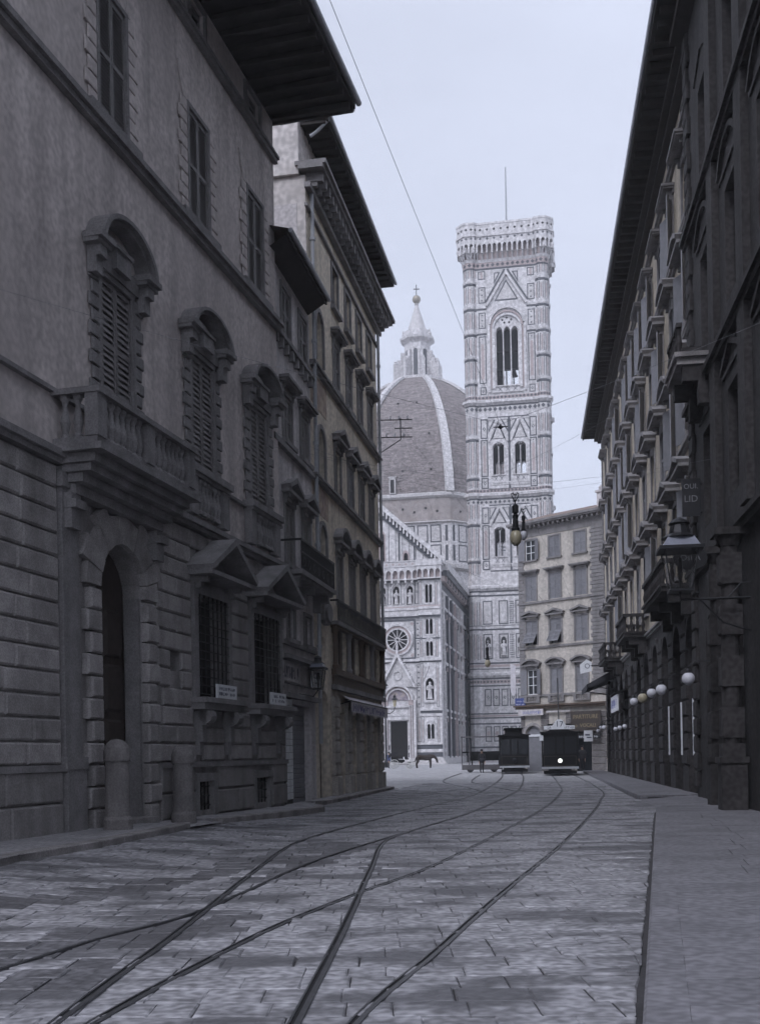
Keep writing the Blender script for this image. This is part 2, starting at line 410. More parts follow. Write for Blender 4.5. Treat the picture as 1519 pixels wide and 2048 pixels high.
# ------------------------------------------------------------------ ground, road, pavements
def XL(y): return -2.7 - .247 * (31 - y)          # palazzo wall line
def XB(y): return -8.43 + .18 * y                 # middle houses on the left
def XR(y): return 5.2 + .136 * y                  # right side wall line
ob('ground', MB().box(-320, 320, -70, 440, -.4, -.06), GROUND, kind='structure')
ob('piazza', MB().vprism([(-70, 49), (60, 49), (60, 260), (-70, 260)], -.05, -.012), GROUND, kind='structure')
road = ob('road', MB().vprism([(-12, -40), (8, -40), (16.5, 49.2), (3.5, 49.2), (-14, 31)], -.05, -.014), JOINT, kind='structure')
KL = [(-6.2, -2), (-6.0, 6), (-4.93, 15.0), (-4.37, 17.1), (-3.76, 21.0), (-3.74, 21.6)]
KL2 = [(-3.45, 23.9), (-3.2, 24.6), (-1.5, 29.5), (-1.62, 30.2)]
KL3 = [(-1.75, 33.4), (-1.35, 35.4), (.6, 47.6), (.55, 48.2)]
KR = [(-.62, -2), (6.6, 26.4), (6.95, 27.2)]
KR2 = [(7.85, 33.4), (14.43, 78.4)]
def lerp_line(L, y):
    for (xa, ya), (xb, yb) in zip(L[:-1], L[1:]):
        if ya <= y <= yb: return xa + (xb-xa)*(y-ya)/(yb-ya)
    return None
def left_edge(y):
    for L in (KL, KL2, KL3):
        v = lerp_line(L, y)
        if v is not None: return v
    if y < 31: return XL(y) + .25
    return XB(y) + .15 if y < 48 else XB(y) + .9
def right_edge(y):
    for L in (KR, KR2):
        v = lerp_line(L, y)
        if v is not None: return v - .05
    return XR(y) - .1
def camber(x, y):                                  # the carriageway rises a little towards the palazzo kerb
    if y > 27: return 0.0
    t = max(0.0, min(1.0, (left_edge(y) + 2.3 - x) / 2.3)); f = max(0.0, min(1.0, (27 - y) / 5))
    return .13 * t * t * (3 - 2*t) * f
# paving slabs of the carriageway: courses run across the street
stones = []
y = 4.4; row = 0
rs = random.Random(3)
while y < 56:
    d = .30 + .12 * rs.random()
    x = left_edge(y + d/2) - .05 + (-.25 if row % 2 else 0) - rs.random() * .2
    xe = right_edge(y + d/2) + .12
    while x < xe:
        wd = min(.26 + .3 * rs.random(), xe - x)
        if xe - x - wd < .12: wd = xe - x
        sk = .16
        stones.append((x, y, wd, d, row)); x += wd
    y += d; row += 1
def slab(mb, x, y, wd, d, r):
    g = .003; j = lambda a=.007: (r.random() - .5) * 2 * a
    h = j(.005); tx, ty = j(.009), j(.009); c = .012
    sk = lambda px: .16 * px * .6
    P = [(x+g+j(), y+g+j()), (x+wd-g+j(), y+g+j()), (x+wd-g+j(), y+d-g+j()), (x+g+j(), y+d-g+j())]
    P = [(min(px, right_edge(py - .06*px) + j(.012)) if px > 0 else px, py) for px, py in P]
    if max(p[0] for p in P) - min(p[0] for p in P) < .05: return
    i = len(mb.v)
    cx, cy = sum(p[0] for p in P)/4, y + d/2
    for px, py in P: mb.v.append((px, py - .06*px, -.045))
    for px, py in P: mb.v.append((px, py - .06*px, h - .007 + camber(px, py - .06*px)))
    for px, py in P:
        qx, qy = px + (c if px < cx else -c), py + (c if py < cy else -c)
        mb.v.append((qx, qy - .06*px, h + tx * (qx-cx)/wd + ty * (qy-cy)/d + camber(qx, qy - .06*px)))
    for k in range(4):
        q = (k + 1) % 4
        mb.f += [(i+k, i+q, i+4+q, i+4+k), (i+4+k, i+4+q, i+8+q, i+8+k)]; mb.m += [0, 0]
    mb.f.append((i+8, i+9, i+10, i+11)); mb.m.append(0)
def vis(x, y):                                   # inside the frame of the photograph?
    px = 759.5 + 2200 * x / y; py = 1510 + 2200 * 1.5 / y
    return 0 < px < 1519 and py < 2048
def unp(px, py):
    a = (px-759.5)/2200; b = (1510-py)/2200; z = -a*sa + b*ca; Y = -1.5/z; return ((a*ca + b*sa)*Y, Y)
# old drain lines and grimy runs in the paving
RUNS = [([(30, 1812), (200, 1788), (330, 1770), (480, 1735), (560, 1710), (650, 1688)], .34), ([(30, 1905), (160, 1880), (300, 1868), (430, 1850)], .4), ([(40, 1735), (260, 1690), (380, 1665)], .3), ([(700, 1698), (610, 1722), (530, 1758)], .3), ([(60, 1960), (200, 1935)], .3), ([(735, 1740), (780, 1752)], .22)]
RUNS = [([unp(*p) for p in P], w_) for P, w_ in RUNS]
def grimy(x, y):
    for P, w_ in RUNS:
        for (x0, y0), (x1, y1) in zip(P[:-1], P[1:]):
            dx, dy = x1-x0, y1-y0; t = max(0, min(1, ((x-x0)*dx + (y-y0)*dy)/(dx*dx+dy*dy)))
            if math.hypot(x-x0-t*dx, (y-y0-t*dy)*.6) < w_: return True
    return False
near = [s for s in stones if vis(s[0] + s[2]/2, s[1] + s[3]/2 - .06*s[0])][:300]
nset = set(near)
for s in near:
    m = MB(); slab(m, *s[:4], rs); ob('paving_slab', m, SLATE_D if grimy(s[0]+s[2]/2, s[1]+s[3]/2-.06*s[0]) else SLATE, par=road)
m = MB()
for s in stones:
    if s not in nset:
        f0 = len(m.m); slab(m, *s[:4], rs)
        if grimy(s[0]+s[2]/2, s[1]+s[3]/2-.06*s[0]): m.m[f0:] = [1]*(len(m.m)-f0)
ob('paving_slabs', m, [SLATE, SLATE_D], par=road, kind='stuff')

def pavement(name, kerb, wallf, z0, z1, flags):
    """raised footway: kerb stones along the outer line, flags behind"""
    ys = [k[1] for k in kerb]; ya, yb = ys[0], ys[-1]
    zf = lambda yy: z0 + (z1 - z0) * (yy - ya) / (yb - ya)
    p = ob(name, MB(), STONE_P, kind='structure')
    m = MB(); n = max(2, int((yb - ya) / 1.2))
    Y = [ya + (yb - ya) * k / n for k in range(n + 1)]
    for a, b in zip(Y[:-1], Y[1:]):
        ka, kb = lerp_line(kerb, a), lerp_line(kerb, b - 1e-6)
        m.face([(wallf(a), a, zf(a)-.02), (ka, a, zf(a)-.02), (kb, b, zf(b)-.02), (wallf(b), b, zf(b)-.02)][::1])
    p.data = m.mesh(name, JOINT)
    r = random.Random(len(name) + int(ya)); sg = 1 if wallf(ya) < kerb[0][0] else -1
    for (xa, y0), (xb, y1) in zip(kerb[:-1], kerb[1:]):
        L = math.hypot(xb-xa, y1-y0); n = max(1, round(L / 1.1)); ang = math.atan2(y1-y0, xb-xa)
        for k in range(n):
            t0, t1 = k/n, (k+1)/n
            xm, ym = xa + (xb-xa)*t0, y0 + (y1-y0)*t0
            q = MB(); zt = zf(y0 + (y1-y0)*(t0+t1)/2)
            ll = L/n; w_ = .24
            q.cham(.004, ll-.004, -.0, w_, -.06, zt, .018)
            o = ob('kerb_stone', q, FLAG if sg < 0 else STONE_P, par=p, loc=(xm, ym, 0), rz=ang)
            if sg < 0: o.scale = (1, -1, 1)
    # flags
    if flags:
        yy = ya
        while yy < yb - .05:
            d = min(.62 + .3*r.random(), yb - yy); e = min(yy + d, yb - 1e-4); g = .006
            xs = []
            for y_ in (yy, e):
                ke = lerp_line(kerb, y_); wf = wallf(y_); xs.append((wf, ke - .243) if sg > 0 else (ke + .243, wf))
            n = max(1, round((xs[0][1] - xs[0][0]) / .95))
            cuts = [0] + [(k + (r.random()-.5)*.35)/n for k in range(1, n)] + [1]
            for a, b in zip(cuts[:-1], cuts[1:]):
                q = MB(); zt = zf(yy + d/2) + (r.random()-.5)*.006; f_ = lambda i, u: xs[i][0] + (xs[i][1]-xs[i][0])*u
                q.vprism([(f_(0, a)+g, yy+g), (f_(0, b)-g, yy+g), (f_(1, b)-g, yy+d-g), (f_(1, a)+g, yy+d-g)], zt-.06, zt)
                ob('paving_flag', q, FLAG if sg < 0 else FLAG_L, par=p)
            yy += d
    return p
pavement('pavement_by_palazzo', KL, lambda yy: XL(yy) + .02, .24, .24, True)
pavement('pavement_below_grilled_windows', KL2, lambda yy: XL(yy) + .02, .19, .13, True)
pavement('pavement_by_left_shops', KL3, lambda yy: XB(yy) + .02, .13, .12, True)
pavement('pavement_right_near', KR, lambda yy: XR(yy) - .02, .13, .13, True)
pavement('pavement_right_far', KR2, lambda yy: XR(yy) - .02, .13, .13, True)
# gaps between the kerbs: low ramps
ob('pavement_ramp', MB().face([(XL(21.6), 21.6, .235), (-3.74, 21.6, .15), (-3.45, 23.9, .1), (XL(23.9), 23.9, .19)]), FLAG_L, kind='structure')
ob('pavement_crossing', MB().face([(XL(30.2), 30.2, .125), (-1.62, 30.2, .015), (-1.75, 33.4, .015), (XB(33.4), 33.4, .125)]), FLAG_L, kind='structure')
ob('pavement_driveway', MB().face([(6.95, 27.2, .012), (XR(27.2), 27.2, .12), (XR(33.4), 33.4, .12), (7.85, 33.4, .012)]), FLAG, kind='structure')

# ------------------------------------------------------------------ tram rails
def smooth_line(P, n=10):
    out = []
    P = [Vector((*p, 0)) for p in P]; Q = [P[0]*2 - P[1]] + P + [P[-1]*2 - P[-2]]
    for k in range(1, len(Q)-2):
        for i in range(n):
            t = i / n; a, b, c, d = Q[k-1], Q[k], Q[k+1], Q[k+2]
            out.append(.5*((2*b) + (c-a)*t + (2*a-5*b+4*c-d)*t*t + (3*b-a-3*c+d)*t**3))
    out.append(P[-1]); return out
def rail(name, P, label, dz=0.0, wk=.74):
    L = smooth_line(P); m = MB()
    prof = [(-.062, .016, 0), (-.012, .018, 0), (-.012, -.02, 1), (.026, -.02, 1), (.026, .014, 0), (.052, .014, 0), (.052, -.04, 0), (-.062, -.04, 0)]
    prof = [(-.05, -.03, 0), (-.05, .009, 0), (-.004, .010, 0), (-.004, .001, 1), (.03, .001, 0), (.03, .009, 0), (.05, .009, 0), (.05, -.03, 0)]
    i0 = len(m.v); n = len(prof)
    for k, p in enumerate(L):
        d = (L[min(k+1, len(L)-1)] - L[max(k-1, 0)]).normalized(); s = Vector((d.y, -d.x, 0))
        for a, z, _ in prof: q = p + s*a*wk; m.v.append((q.x, q.y, z + dz))
    for k in range(len(L)-1):
        for j in range(n-1):
            a = i0 + k*n + j
            m.f.append((a, a+1, a+1+n, a+n)); m.m.append(1 if prof[j][2] or j == 3 else 0)
    o = ob(name, m, [STEEL, VOIDM]); o['label'] = label; o['category'] = 'rail'; o['group'] = 'tram rails set in the road'
    return o
rail('tram_rail', [(12.6, 84), (11.15, 71.8), (7.6, 46.4), (6.2, 38.3), (4.45, 29.8), (2.24, 20.7), (.72, 14.87), (-.24, 12.0), (-.92, 9.8), (-1.33, 8), (-1.62, 6.5), (-1.95, 4.4)],
     'second tram rail from the right pavement, coming from the tram numbered 17')
rail('tram_rail', [(14.0, 84), (12.55, 71.8), (8.6, 43.2), (6.75, 33.8), (4.93, 25.9), (2.88, 17.7), (1.24, 11.6), (.39, 8.3), (-.1, 6.48), (-.5, 4.4)],
     'tram rail nearest the right pavement, sweeping to the bottom centre')
rail('tram_rail', [(9.3, 84), (7.4, 67.1), (4.75, 48), (2.95, 37.5), (1.6, 32.4), (-.14, 25.4), (-1.16, 20.9), (-1.55, 18.2), (-1.68, 14), (-1.77, 9.35), (-1.85, 7.2), (-1.92, 4.4)],
     'left rail of the track leading to the rear tram', .003)
rail('tram_rail', [(10.6, 84), (8.7, 67), (6.05, 47.5), (4.6, 39), (2.27, 27.9), (.67, 21.8), (.05, 18.9), (-.15, 14.4), (-.33, 9.74), (-.48, 6.64), (-.6, 4.4)],
     'right rail of the rear tram track, bending down past the crossing', .006)
rail('tram_rail', [(.67, 21.8), (-.5, 17.5), (-1.1, 14.85), (-1.52, 12.2), (-1.86, 10.4), (-2.36, 9.16), (-2.68, 8.1), (-3.1, 6.8)],
     'thin branch rail crossing the others towards the bottom left', .009, .34)
rail('tram_rail', [(6.09, 82.8), (4.2, 68), (3.5, 61), (3.35, 55.6), (3.83, 47), (3.9, 43.5)], 'small curved siding rail in front of the waiting man, left one', .009, .6)
rail('tram_rail', [(6.89, 75.9), (5.3, 63), (4.75, 57), (4.8, 52), (5.07, 45.7), (5.2, 42.5)], 'small curved siding rail in front of the waiting man, right one', .009, .6)
# ------------------------------------------------------------------ the near palazzo on the left
def blocks(par, xa, xb, z0, z1, hc, avoid, lmin, lmax, proud, m, name='stone_block', c=.035, seed=1, y=0.0):
    r = random.Random(seed); n = round((z1 - z0) / hc); hc = (z1 - z0) / n
    for k in range(n):
        a, b = z0 + k*hc, z0 + (k+1)*hc
        iv = [(xa, xb)]
        for (p, q, s, t) in avoid:
            if s < b - .02 and t > a + .02:
                iv = [seg for (u, v) in iv for seg in ((u, min(v, p)), (max(u, q), v)) if seg[1] - seg[0] > .08]
        for (u, v) in iv:
            cnt = max(1, round((v - u) / (lmin + (lmax - lmin) * r.random())))
            cuts = [u] + [u + (v-u)*(i + (r.random()-.5)*.3)/cnt for i in range(1, cnt)] + [v]
            for e, f in zip(cuts[:-1], cuts[1:]):
                L = f - e - .012; h = hc - .03
                o = ob(name, MB().cham(0, L, -proud - .012*r.random(), 0, 0, h, min(c, L*.3)), m, par=par, loc=(e+.006, y, a+.015))
th = math.atan2(1, .247)
PAL = thing('palazzo', 'tall grey palazzo with rusticated ground floor, arched doorway and balcony at the left', 'palazzo', (-2.7, 31, 0), th)
holes = []
# piano nobile and second floor windows
WX = (-9.7, -5.46, -1.68)
def arch_hood(fl):
    b = MB(); zs = 2.95
    for sg in (-1, 1):
        b.box(sg*1.0-.27, sg*1.0+.27, -.32, 0, zs, zs+.08); b.box(sg*1.0-.29, sg*1.0+.29, -.4, 0, zs+.08, zs+.19)
        b.prism([(sg*1.0-.13, zs-.5), (sg*1.0+.13, zs-.5), (sg*1.0+.13, zs), (sg*1.0-.13, zs)], -.2, 0)
        b.box(sg*1.0-.13, sg*1.0+.13, -.29, -.19, zs-.2, zs)
    i0 = len(b.v)
    ring(b, 0, 0, .92, 1.05, PI*.97, PI*.03, -.3, 0, 16); ring(b, 0, 0, 1.05, 1.17, PI*.98, PI*.02, -.4, 0, 16)
    b.xf(Matrix.Translation((0, 0, zs+.12)) @ Matrix.Diagonal((1, 1, fl, 1)), i0)
    b.box(-.86, .86, -.09, 0, zs-.22, zs+.1); b.box(-.3, .3, -.2, 0, zs-.1, zs+.4*fl); b.box(-.36, .36, -.24, 0, zs+.4*fl, zs+.4*fl+.07)
    return b.mesh('arched_hood', TRIM)
HOODS = [arch_hood(.66), arch_hood(.55), arch_hood(.55)]
SL = MB().box(0, .5, -.028, .0, 0, .02)
slat_me = None
def big_window(x, z, w, h, hooded, sillpanel):
    o = ob('window', frame_mesh(w, h, .12, TRIM), par=PAL, loc=(x, 0, z))
    lw = w/2 - .012
    def leaf():
        b = MB(); s = .06
        b.box(0, s, -.05, 0, 0, h-.02); b.box(lw-s, lw, -.05, 0, 0, h-.02)
        for q in (0, h*.5, h-.12): b.box(s, lw-s, -.05, 0, q, q+.1)
        b.face([(s, -.001, 0), (lw-s, -.001, 0), (lw-s, -.001, h), (s, -.001, h)]); return b.mesh('shutter', SHUT)
    me = cached(('bigleaf', w, h), leaf)
    n = 19; p = (h - .26) / n
    sm = cached(('bigslat', w, h), lambda: MB().face([(.06, -.045, 0), (lw-.06, -.045, 0), (lw-.06, -.008, p*.75), (.06, -.008, p*.75)])
                .face([(.06, -.045, -.012), (.06, -.045, 0), (lw-.06, -.045, 0), (lw-.06, -.045, -.012)]).mesh('slat', SHUT))
    for sx in (-w/2, .012):
        s = ob('shutter', me, par=o, loc=(sx, .06, .01))
        for k in range(n):
            zz = .12 + p * k
            if abs(zz - h*.5) > .04: ob('slat', sm, par=s, loc=(0, 0, zz))
    # quoined surround, alternate blocks proud
    k = 0; zz = -.02; hb = .27
    while zz < h - .05:
        d = .38 if k % 2 else .28
        for sg in (-1, 1):
            x0 = sg * (w/2 + .1)
            ob('surround_block', cached(('sb', d, hb, sg), lambda: MB().cham(min(0, sg*d), max(0, sg*d), -.075 if d > .4 else -.05, 0, 0, hb-.035, .018).mesh('surround_block', TRIM)),
               par=o, loc=(x0, 0, zz))
        zz += hb; k += 1
    ob('sill', MB().box(-w/2-.55, w/2+.55, -.3, .02, -.2, -.04).box(-w/2-.5, w/2+.5, -.24, .02, -.28, -.2), TRIM, par=o)
    if hooded: ob('arched_hood', HOODS[WX.index(x)], par=o)
    if sillpanel:
        for k in range(6):
            ob('baluster', BAL, par=o, loc=(-w/2 + .1 + (w-.2)*k/5, -.12, -1.08))
        for q in (-w/2-.5, w/2+.12): ob('baluster_panel', MB().box(q, q+.38, -.2, 0, -1.14, -.28), TRIM, par=o)
    holes.append((x-w/2, x+w/2, z, z+h))
BAL = MB().lathe([(.085, 0), (.085, .06), (.05, .1), (.095, .3), (.06, .46), (.04, .58), (.06, .66), (.085, .7), (.085, .78)], 8).mesh('baluster', TRIM)
for i, x in enumerate(WX): big_window(x, 8.15, 1.27, 2.62, True, i > 0)
def upper_window(x, z, w, h):
    o = window(PAL, x, z, w, h, holes, None, .1, shut='closed', pitch=.085, sill=False)
    ob('sill', MB().box(-w/2-.5, w/2+.5, -.14, .0, -.16, 0), TRIM, par=o)
    k = 0; zz = 0.0
    while zz < h:
        d = .44 if k % 2 else .32
        for sg in (-1, 1):
            ob('surround_block', cached(('ub', d, sg), lambda: MB().cham(min(0, sg*d), max(0, sg*d), -.035, 0, 0, .26, .012).mesh('surround_block', STUCCO)),
               par=o, loc=(sg*(w/2+.1), 0, zz))
        zz += .29; k += 1
    for k in range(-3, 4):                       # flat arch of splayed stones
        a0, a1 = (k-.47)*.235, (k+.47)*.235
        ob('voussoir', MB().prism([(a0, h+.12), (a1, h+.12), (a1*1.35, h+.78), (a0*1.35, h+.78)], -.02, .01), STUCCO, par=o)
for x in WX: upper_window(x, 13.92, 1.1, 2.5)
for x in WX:
    window(PAL, x, 18.55, 1.0, .62, holes, None, .1, shut='none', sill=False)
# ground floor openings
PX0, PX1, PTOP = -10.72, -8.82, 5.69
holes.append((PX0, PX1, -.2, PTOP, 'r'))
GW = [(-6.15, -4.35), (-2.55, -.55)]
for a, b in GW: holes.append((a, b, 2.87, 5.25))
BW = [(-6.2, -5.35), (-2.45, -1.45)]
for a, b in BW: holes.append((a, b, .3, .95))
SQ = [(-7.6, -7.0, 3.4, 3.85), (-8.3, -7.95, 2.25, 2.65)]
holes += SQ
mb = MB(); wall(mb, -26, 0, -.3, 6.75, [h for h in holes if h[2] < 6], 0, .4, caps=.6)
ob('ground_floor_wall', mb, STONE_P, par=PAL)
mb = MB(); wall(mb, -26, 0, 6.75, 19.4, [h for h in holes if h[2] > 6], .02, .32, caps=.6)
ob('stucco_wall', mb, STUCCO, par=PAL)
ob('body', MB().box(-26, -.01, .6, 12, -.3, 19.4), STUCCO, par=PAL)
for a, b, c, d in [(-6.2, -5.35, .3, .95), (-2.45, -1.45, .3, .95)] + SQ:
    o = ob('window', MB().box(a, b, .38, .42, c, d), VOIDM, par=PAL)
    if c < 1:
        for k in range(4): ob('bar', MB().box(-.013, .013, -.013, .013, c, d), IRON, par=o, loc=(a + (b-a)*(k+.5)/4, .02, 0))
        for k in range(3): ob('bar', MB().box(a, b, -.012, .012, -.012, .012), IRON, par=o, loc=(0, .02, c + (d-c)*(k+.5)/3))
        ob('frame', MB().box(a-.2, a, -.1, 0, .1, d+.02).box(b, b+.2, -.1, 0, .1, d+.02).box(a-.2, b+.2, -.12, 0, d+.02, d+.2), TRIM, par=o)
# rustication
avoid = [(PX0-.62, PX1+.62, 0, 6.7), (-12.15, -11.4, 0, 6.7)] + [(a-.3, b+.3, 2.55, 6.0) for a, b in GW] + SQ + [(a-.22, b+.22, 0, 1.25) for a, b in BW]
for a, b in GW: avoid += [(a-.16, a+.24, 1.5, 2.6), (b-.24, b+.16, 1.5, 2.6)]
blocks(PAL, -17, -.02, 1.42, 6.66, .403, avoid, .9, 1.5, .07, STONE, seed=5)
blocks(PAL, -17, -.02, .18, 1.34, .58, avoid, 1.2, 1.9, .1, STONE_P, seed=6, name='plinth_block')
ob('plinth_moulding', MB().box(-17, PX0-.6, -.14, 0, 1.3, 1.42).box(PX1+.62, -.0, -.14, 0, 1.3, 1.42), TRIM, par=PAL)
ob('pilaster', MB().box(-12.05, -11.5, -.1, 0, 1.44, 6.66).box(-12.14, -11.41, -.18, 0, 1.34, 1.56).box(-12.14, -11.41, -.17, 0, 6.3, 6.55).box(-12.1, -11.45, -.16, 0, -.2, 1.34), TRIM, par=PAL)
# portal
POR = ob('portal', MB().box(PX0-.001, PX0+.1, .03, .34, 0, 4.75).box(PX1-.1, PX1+.001, .03, .34, 0, 4.75), TRIM, par=PAL)
pc, pr, ps = (PX0+PX1)/2, (PX1-PX0)/2, PTOP - (PX1-PX0)/2
for k in range(11):
    a0, a1 = PI - PI*k/11 - .008, PI - PI*(k+1)/11 + .008
    ro = [1.5, 1.72][k % 2] if k != 5 else 1.9
    P = [(pc+pr*math.cos(a0), ps+pr*math.sin(a0)), (pc+pr*math.cos(a1), ps+pr*math.sin(a1)), (pc+ro*math.cos(a1), min(6.66, ps+ro*math.sin(a1))), (pc+ro*math.cos(a0), min(6.66, ps+ro*math.sin(a0)))]
    ob('voussoir', MB().prism(P, -.13 - .015*(k % 2), .0), STONE, par=POR)
z = .2; k = 0
while z < ps - .1:
    d = .56 if k % 2 else .42
    for sg, x in ((-1, PX0), (1, PX1)):
        ob('jamb_block', MB().cham(min(x, x+sg*d), max(x, x+sg*d), -.15, 0, z, min(z+.38, ps), .035), STONE, par=POR)
    z += .41; k += 1
DO = ob('door', MB().box(PX0, PX1, .41, .49, .1, PTOP), WOOD, par=PAL)
for sx in (-1, 1):
    for z0, z1 in ((.35, 1.2), (1.35, 2.3), (2.45, 3.4), (3.55, 4.5)):
        ob('panel', MB().cham(-.33, .33, .345, .41, z0, z1, .06), WOOD, par=DO, loc=(pc + sx*.42, 0, 0))
ob('knocker', MB().lathe([(.0, -.02), (.06, 0), (.06, .05), (0, .07)], 8, pc-.1, .34, 0, 0, 1.55), IRON, par=DO)
ob('doorstep', MB().box(PX0-.1, PX1+.1, -.28, .4, .1, .33), STONE_P, par=PAL)
# balcony above the portal
BX0, BX1, BD = -12.15, -8.02, .86
BC = ob('balcony', MB().box(BX0-.1, BX1+.1, -BD-.12, 0, 6.86, 6.98).box(BX0, BX1, -BD, 0, 6.98, 7.12).box(BX0+.05, BX1-.05, -BD+.08, 0, 6.7, 6.86), TRIM, par=PAL)
ob('rail', MB().box(BX0-.06, BX1+.06, -BD-.08, -BD+.24, 7.86, 7.96).box(BX0-.06, BX0+.24, -BD+.24, 0, 7.86, 7.96).box(BX1-.24, BX1+.06, -BD+.24, 0, 7.86, 7.96), TRIM, par=BC)
for x in (BX0+.13, BX1-.13, (BX0+BX1)/2):
    ob('pedestal', MB().box(x-.16, x+.16, -BD-.03, -BD+.22, 7.12, 7.86), TRIM, par=BC)
for k in range(16):
    if abs(k - 7.5) > .6: ob('baluster', BAL, par=BC, loc=(BX0+.45 + (BX1-BX0-.9)*k/15, -BD+.09, 7.1))
for x in (BX0+.09, BX1-.09):
    for k in range(2): ob('baluster', BAL, par=BC, loc=(x, -.2-.25*k, 7.1))
ob('cove', MB().box(BX0+.12, BX1-.12, -.66, 0, 6.56, 6.7).box(BX0+.2, BX1-.2, -.46, 0, 6.4, 6.56).box(BX0+.28, BX1-.28, -.28, 0, 6.22, 6.4), TRIM, par=BC)
for x in (BX0+.35, BX1-.35):
    ob('bracket', MB().box(x-.17, x+.17, -.24, 0, 5.6, 6.22).box(x-.19, x+.19, -.34, 0, 5.95, 6.1), TRIM, par=BC)
# ledge, strings, grilled windows
ob('ledge', MB().box(-26, 0.06, -.16, .02, 6.68, 6.78).box(-26, .1, -.24, .02, 6.78, 6.9).box(-26, .02, -.08, .02, 7.92, 8.0), TRIM, par=PAL)
ob('string_course', MB().box(-26, .06, -.12, .02, 13.5, 13.62).box(-26, .1, -.2, .02, 13.62, 13.74), TRIM, par=PAL)
ob('string_course', MB().box(-26, .06, -.1, .02, 18.22, 18.34).box(-26, .08, -.15, .02, 18.34, 18.42), TRIM, par=PAL)
for a, b in GW:
    x = (a+b)/2; wd = b - a; h = 2.38
    o = ob('grilled_window', frame_mesh(wd, h, .22, TRIM, .12), par=PAL, loc=(x, 0, 2.87))
    ob('pane', MB().box(-wd/2, wd/2, .37, .39, 0, h), GLASS, par=o)
    for k in range(7): ob('bar', cached('gv', lambda: MB().box(-.014, .014, -.014, .014, 0, 2.38).mesh('bar', IRON)), par=o, loc=(-wd/2 + wd*(k+.5)/7, -.1, 0))
    for k in range(12): ob('bar', cached(('gh', round(wd, 2)), lambda: MB().box(-wd/2-.03, wd/2+.03, -.011, .011, -.011, .011).mesh('bar', IRON)), par=o, loc=(0, -.12, h*(k+.5)/12))
    ob('pediment', hood_mesh('tri', wd, h, .22, .72, TRIM, .26, .78), par=o)
    ob('sill', MB().box(-wd/2-.42, wd/2+.42, -.46, 0, -.12, 0).box(-wd/2-.36, wd/2+.36, -.38, 0, -.27, -.12), TRIM, par=o)
    for sg in (-1, 1):
        q = MB(); q.box(-.15, .15, -.3, 0, -.62, -.27); q.box(-.13, .13, -.2, 0, -1.0, -.62); q.box(-.11, .11, -.12, 0, -1.3, -1.0)
        s0 = len(q.v); q.lathe([(.16, -.15), (.16, .15)], 12); q.xf(Matrix.Translation((0, -.28, -.43)) @ Matrix.Rotation(PI/2, 4, 'Y'), s0)
        ob('bracket', q, TRIM, par=o, loc=(sg*(wd/2-.05), 0, 0))
# eaves and roof
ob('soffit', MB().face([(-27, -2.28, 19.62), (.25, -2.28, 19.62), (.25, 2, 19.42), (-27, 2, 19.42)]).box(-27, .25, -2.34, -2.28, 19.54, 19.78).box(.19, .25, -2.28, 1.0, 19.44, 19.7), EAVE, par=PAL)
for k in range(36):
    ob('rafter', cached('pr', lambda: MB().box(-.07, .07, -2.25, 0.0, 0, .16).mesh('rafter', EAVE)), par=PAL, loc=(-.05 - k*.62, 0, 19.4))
ob('gutter', MB().tube([(-27, -2.42, 19.72), (.32, -2.42, 19.72)], .09, 8).tube([(.3, -2.3, 19.56), (.3, -.1, 19.5)], .05, 6), GUT, par=PAL)
ob('roof', MB().face([(-27, -2.34, 19.8), (.28, -2.34, 19.8), (.28, 6, 22.6), (-27, 6, 22.6)]).face([(-27, 14, 19.8), (.28, 14, 19.8), (.28, 6, 22.6), (-27, 6, 22.6)]).face([(.2, -.3, 19.4), (.2, 12, 19.4), (.2, 6, 22.5)]), TILE, par=PAL)

def in_frame(th, org, x, y, z):
    c, s = math.cos(th), math.sin(th); return (org[0] + x*c - y*s, org[1] + x*s + y*c, z)
# white notice boards leaning on the two sills
for (a, b), lb, sd in ((GW[0], 'white lettered board on the sill of the grilled window nearer the doorway', 3), (GW[1], 'white lettered board on the sill of the grilled window near the corner', 4)):
    x = (a+b)/2 + .25
    t = thing('notice_board', lb, 'sign', in_frame(th, (-2.7, 31), x, -.3, 2.872), th)
    ob('board', MB().box(-.62, .62, -.02, .02, 0, .34), SIGNW, par=t)
    for q, zz in enumerate((.24, .12)): ob('lettering', scribble(1.0, .075, 9, INKM, sd*7+q), par=t, loc=(0, -.021, zz))
# stone posts
POSTM = mat('worn_post_stone', (.19, .178, .174), .9, .25, 2.5, .4, 16, streak=.3, grain=30, gvar=.14)
def post(loc, lab, sc_=1.0):
    t = thing('stone_post', lab, 'bollard', loc, 0, 'stone posts before the palazzo')
    ob('shaft', MB().lathe([(.31, 0), (.31, .2), (.27, .26), (.255, .9), (.245, 1.24)], 20), POSTM, par=t, smooth=False)
    ob('cap', MB().lathe([(.27, 1.24), (.285, 1.27), (.285, 1.42), (.26, 1.5), (.2, 1.58), (.11, 1.635), (0, 1.65)], 20), POSTM, par=t, smooth=False)
    t.scale = (.84, .84, 1); return t
post((-4.72, 19.75, .22), 'round stone post with domed cap, the one in front of the arched door')
post((-4.1, 22.9, .14), 'round stone post with domed cap, the one beside the grilled window')
